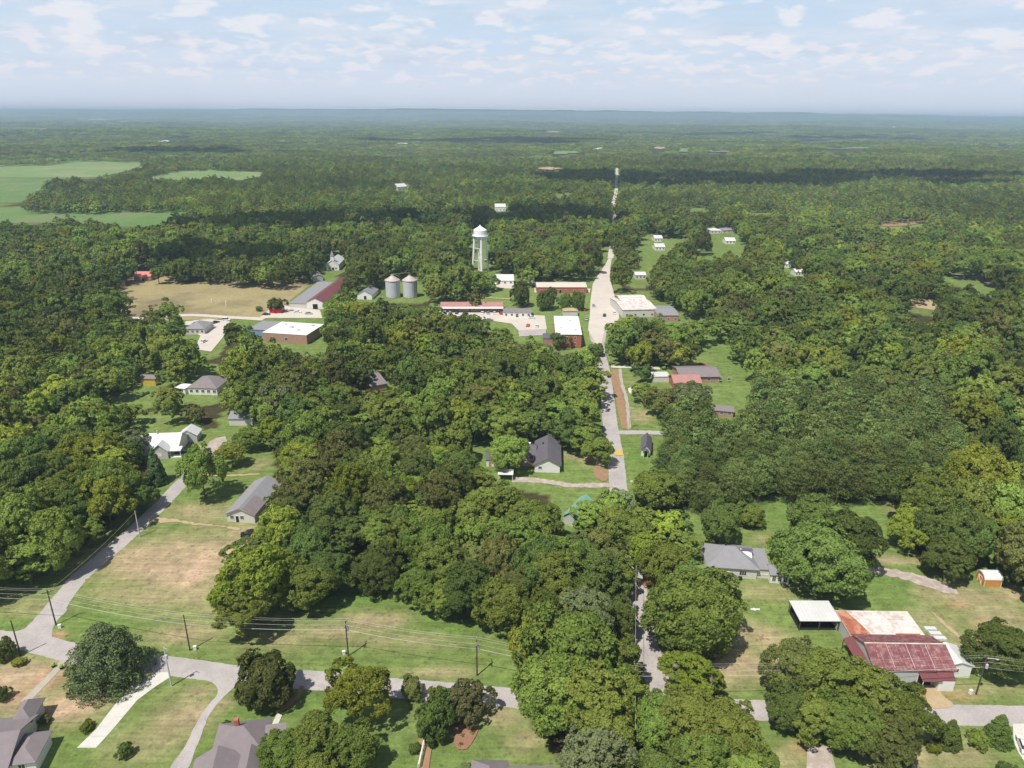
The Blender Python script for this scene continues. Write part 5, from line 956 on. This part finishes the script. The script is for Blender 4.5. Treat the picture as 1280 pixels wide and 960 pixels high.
# ------------------------------------------------------------------ sun, sky, clouds, haze
EL, AZ = R(61), R(231)       # sun height; direction of the sun on the ground plane measured from +X
S = Vector((math.cos(AZ)*math.cos(EL), math.sin(AZ)*math.cos(EL), math.sin(EL)))
sl = bpy.data.lights.new('sun', 'SUN'); sl.energy = 5.0; sl.angle = R(.53); sl.color = (1., .955, .88)
so = bpy.data.objects.new('sun', sl); COL.objects.link(so); so.rotation_euler = S.to_track_quat('Z', 'Y').to_euler()
def cloud(cx, cy, sx, sy, alt, seed, label, turn=0.):
    """a real cumulus standing above and outside the picture, whose shadow lies on the woods around photo pixel (cx, cy)"""
    g_ = P(cx, cy); c = Vector(g_)+S*(alt/S.z); rg_ = random.Random(seed); mb = MB()
    import bmesh
    bm = bmesh.new()
    for i in range(26):
        a = rg_.random()*6.283; q = math.sqrt(rg_.random())*.85; x, y = q*math.cos(a)*sx, q*math.sin(a)*sy; k = min(sx, sy)*rg_.uniform(.22, .42)
        r_ = bmesh.ops.create_icosphere(bm, subdivisions=3, radius=1)
        for v in r_['verts']:
            u = v.co.copy(); w = 1+.18*math.sin(u.x*5+i)*math.sin(u.y*6+i*2)+.1*math.sin(u.z*9+u.x*7); v.co = Vector((x+u.x*k*w*1.3, y+u.y*k*w, max(u.z, -.25)*k*.55*w))
    me = bpy.data.meshes.new('cloud'); bm.to_mesh(me); bm.free(); me.materials.append(M['cloud']); me.shade_smooth(); o = bpy.data.objects.new('cloud', me); COL.objects.link(o); o.location = c; o.rotation_euler.z = turn; tag(o, label, kind='structure')
cloud(1040,228,560,150,1000,1,'long flat cumulus cloud over the right hand woods',R(-6)); cloud(850,230,280,140,1000,2,'small cumulus cloud over the far road',R(0))
cloud(370,288,150,75,900,3,'cumulus cloud over the wood behind the hay field',R(8)); cloud(300,335,62,34,900,4,'little cumulus cloud over the hay field edge'); cloud(672,278,95,80,900,5,'cumulus cloud over the wood behind the water tower')
cloud(600,178,700,220,1000,7,'thin cumulus cloud over the far woods'); cloud(1080,175,480,220,1000,8,'broad cumulus cloud over the far right woods'); cloud(890,170,700,260,950,9,'cumulus cloud over the hazy far woods'); cloud(240,192,330,110,1000,10,'cumulus cloud over the woods beyond the fields')


w = bpy.data.worlds.new('World'); SC.world = w; w.use_nodes = True; nt = w.node_tree; nt.nodes.clear(); L = nt.links.new
out = N(nt, 'ShaderNodeOutputWorld'); bg = N(nt, 'ShaderNodeBackground'); bg.inputs['Strength'].default_value = .078
sky = N(nt, 'ShaderNodeTexSky', sky_type='NISHITA'); sky.sun_disc = False; sky.sun_elevation = EL; sky.sun_rotation = R(90)-AZ; sky.altitude = 200; sky.air_density = 1.0; sky.dust_density = .8; sky.ozone_density = 1.2
tc = N(nt, 'ShaderNodeTexCoord'); sp = N(nt, 'ShaderNodeSeparateXYZ'); L(tc.outputs['Generated'], sp.inputs[0])
def mth(op, a=None, b=None, c=None, clamp=False):
    n = N(nt, 'ShaderNodeMath', operation=op, use_clamp=clamp)
    for i, q in enumerate((a, b, c)):
        if q is None: continue
        if isinstance(q, (int, float)): n.inputs[i].default_value = q
        else: L(q, n.inputs[i])
    return n.outputs[0]
def mixrgb(f, a, b):
    m_ = N(nt, 'ShaderNodeMix', data_type='RGBA')
    if isinstance(f, (int, float)): m_.inputs['Factor'].default_value = f
    else: L(f, m_.inputs['Factor'])
    for i, q in ((6, a), (7, b)):
        if isinstance(q, tuple): m_.inputs[i].default_value = (*q, 1)
        else: L(q, m_.inputs[i])
    return m_.outputs[2]
az = mth('ARCTAN2', sp.outputs['X'], sp.outputs['Y']); el = mth('ARCSINE', sp.outputs['Z'])
def cl(sx, sy, det, rough, off, dist=0.):
    cv = N(nt, 'ShaderNodeCombineXYZ'); L(mth('MULTIPLY', az, sx), cv.inputs[0]); L(mth('MULTIPLY_ADD', el, sy, off), cv.inputs[1])
    n = N(nt, 'ShaderNodeTexNoise', Scale=1., Detail=det, Roughness=rough, Distortion=dist); L(cv.outputs[0], n.inputs['Vector']); return n.outputs['Fac']
def ramp(v, a, b_, lo=0., hi=1.):
    m_ = N(nt, 'ShaderNodeMapRange', interpolation_type='SMOOTHSTEP'); L(v, m_.inputs['Value'])
    for k, q in zip(('From Min', 'From Max', 'To Min', 'To Max'), (a, b_, lo, hi)): m_.inputs[k].default_value = q
    return m_.outputs[0]
elv = mth('MAXIMUM', el, 0.)
# low sky: pale lavender haze rising into soft blue, bright at this exposure
lowc = mixrgb(ramp(elv, 0., .135), (9.6, 10.3, 11.8), (7.5, 9.4, 11.5))
base = mixrgb(ramp(elv, .15, .32), lowc, sky.outputs[0])
veil = mth('MULTIPLY', ramp(cl(5, 26, 6, .6, 3.1), .42, .72), ramp(elv, .012, .05))
base = mixrgb(mth('MULTIPLY', veil, .7), base, (10.3, 10.5, 11.5))
wisp = mth('MULTIPLY', ramp(cl(9, 70, 5, .55, 7.7), .50, .70), ramp(elv, .03, .06)); base = mixrgb(mth('MULTIPLY', wisp, .35), base, (7.6, 8.2, 10.0))
puff = mth('MULTIPLY', ramp(cl(17, 50, 6, .5, 1.3, .1), .51, .63), mth('MULTIPLY', ramp(elv, .05, .075), ramp(elv, .30, .12)))
base = mixrgb(mth('MULTIPLY', puff, .62), base, (12.2, 11.7, 12.0))
puff2 = mth('MULTIPLY', ramp(cl(30, 92, 6, .5, 4.4, .1), .49, .61), mth('MULTIPLY', ramp(elv, .028, .045), ramp(elv, .10, .075)))
base = mixrgb(mth('MULTIPLY', puff2, .62), base, (11.8, 11.3, 11.8))
L(base, bg.inputs['Color']); L(bg.outputs[0], out.inputs['Surface'])

HAZE = 1/7800.
m, nt2, o2_ = new_mat('haze_air'); vs_ = N(nt2, 'ShaderNodeVolumeScatter', Density=HAZE, Anisotropy=0.); vs_.inputs['Color'].default_value = (.62, .83, 1., 1); va_ = N(nt2, 'ShaderNodeVolumeAbsorption', Density=HAZE); va_.inputs['Color'].default_value = vs_.inputs['Color'].default_value; ad_ = N(nt2, 'ShaderNodeAddShader'); nt2.links.new(vs_.outputs[0], ad_.inputs[0]); nt2.links.new(va_.outputs[0], ad_.inputs[1]); nt2.links.new(ad_.outputs[0], o2_.inputs['Volume'])
m.cycles.homogeneous_volume = True if hasattr(m.cycles, 'homogeneous_volume') else None
if HAZE > 0:
    hz = MB().box(-38000, -2000, -300, 38000, 38000, 175).build('haze', m, kind='structure', label='thin blue summer haze over the land')

# ------------------------------------------------------------------ camera and render settings
cd = bpy.data.cameras.new('camera'); cd.sensor_width = 36; cd.lens = 36*F/1280; cd.clip_start = 1; cd.clip_end = 120000
cm = bpy.data.objects.new('camera', cd); COL.objects.link(cm)
from mathutils import Matrix
cm.matrix_world = Matrix(((cr[0], cu[0], -cf[0], 0), (cr[1], cu[1], -cf[1], 0), (cr[2], cu[2], -cf[2], CH), (0, 0, 0, 1)))
SC.camera = cm
SC.render.engine = 'CYCLES'; cy = SC.cycles; cy.max_bounces = 4; cy.diffuse_bounces = 2; cy.glossy_bounces = 2; cy.transmission_bounces = 3; cy.volume_bounces = 0; cy.transparent_max_bounces = 4; cy.use_denoising = True; cy.use_adaptive_sampling = True; cy.adaptive_threshold = .02
cy.caustics_reflective = cy.caustics_refractive = False; cy.sample_clamp_indirect = 4
SC.view_settings.view_transform = 'Standard'; SC.view_settings.look = 'None'; SC.view_settings.exposure = 0; SC.view_settings.gamma = 1
SC.render.use_persistent_data = False
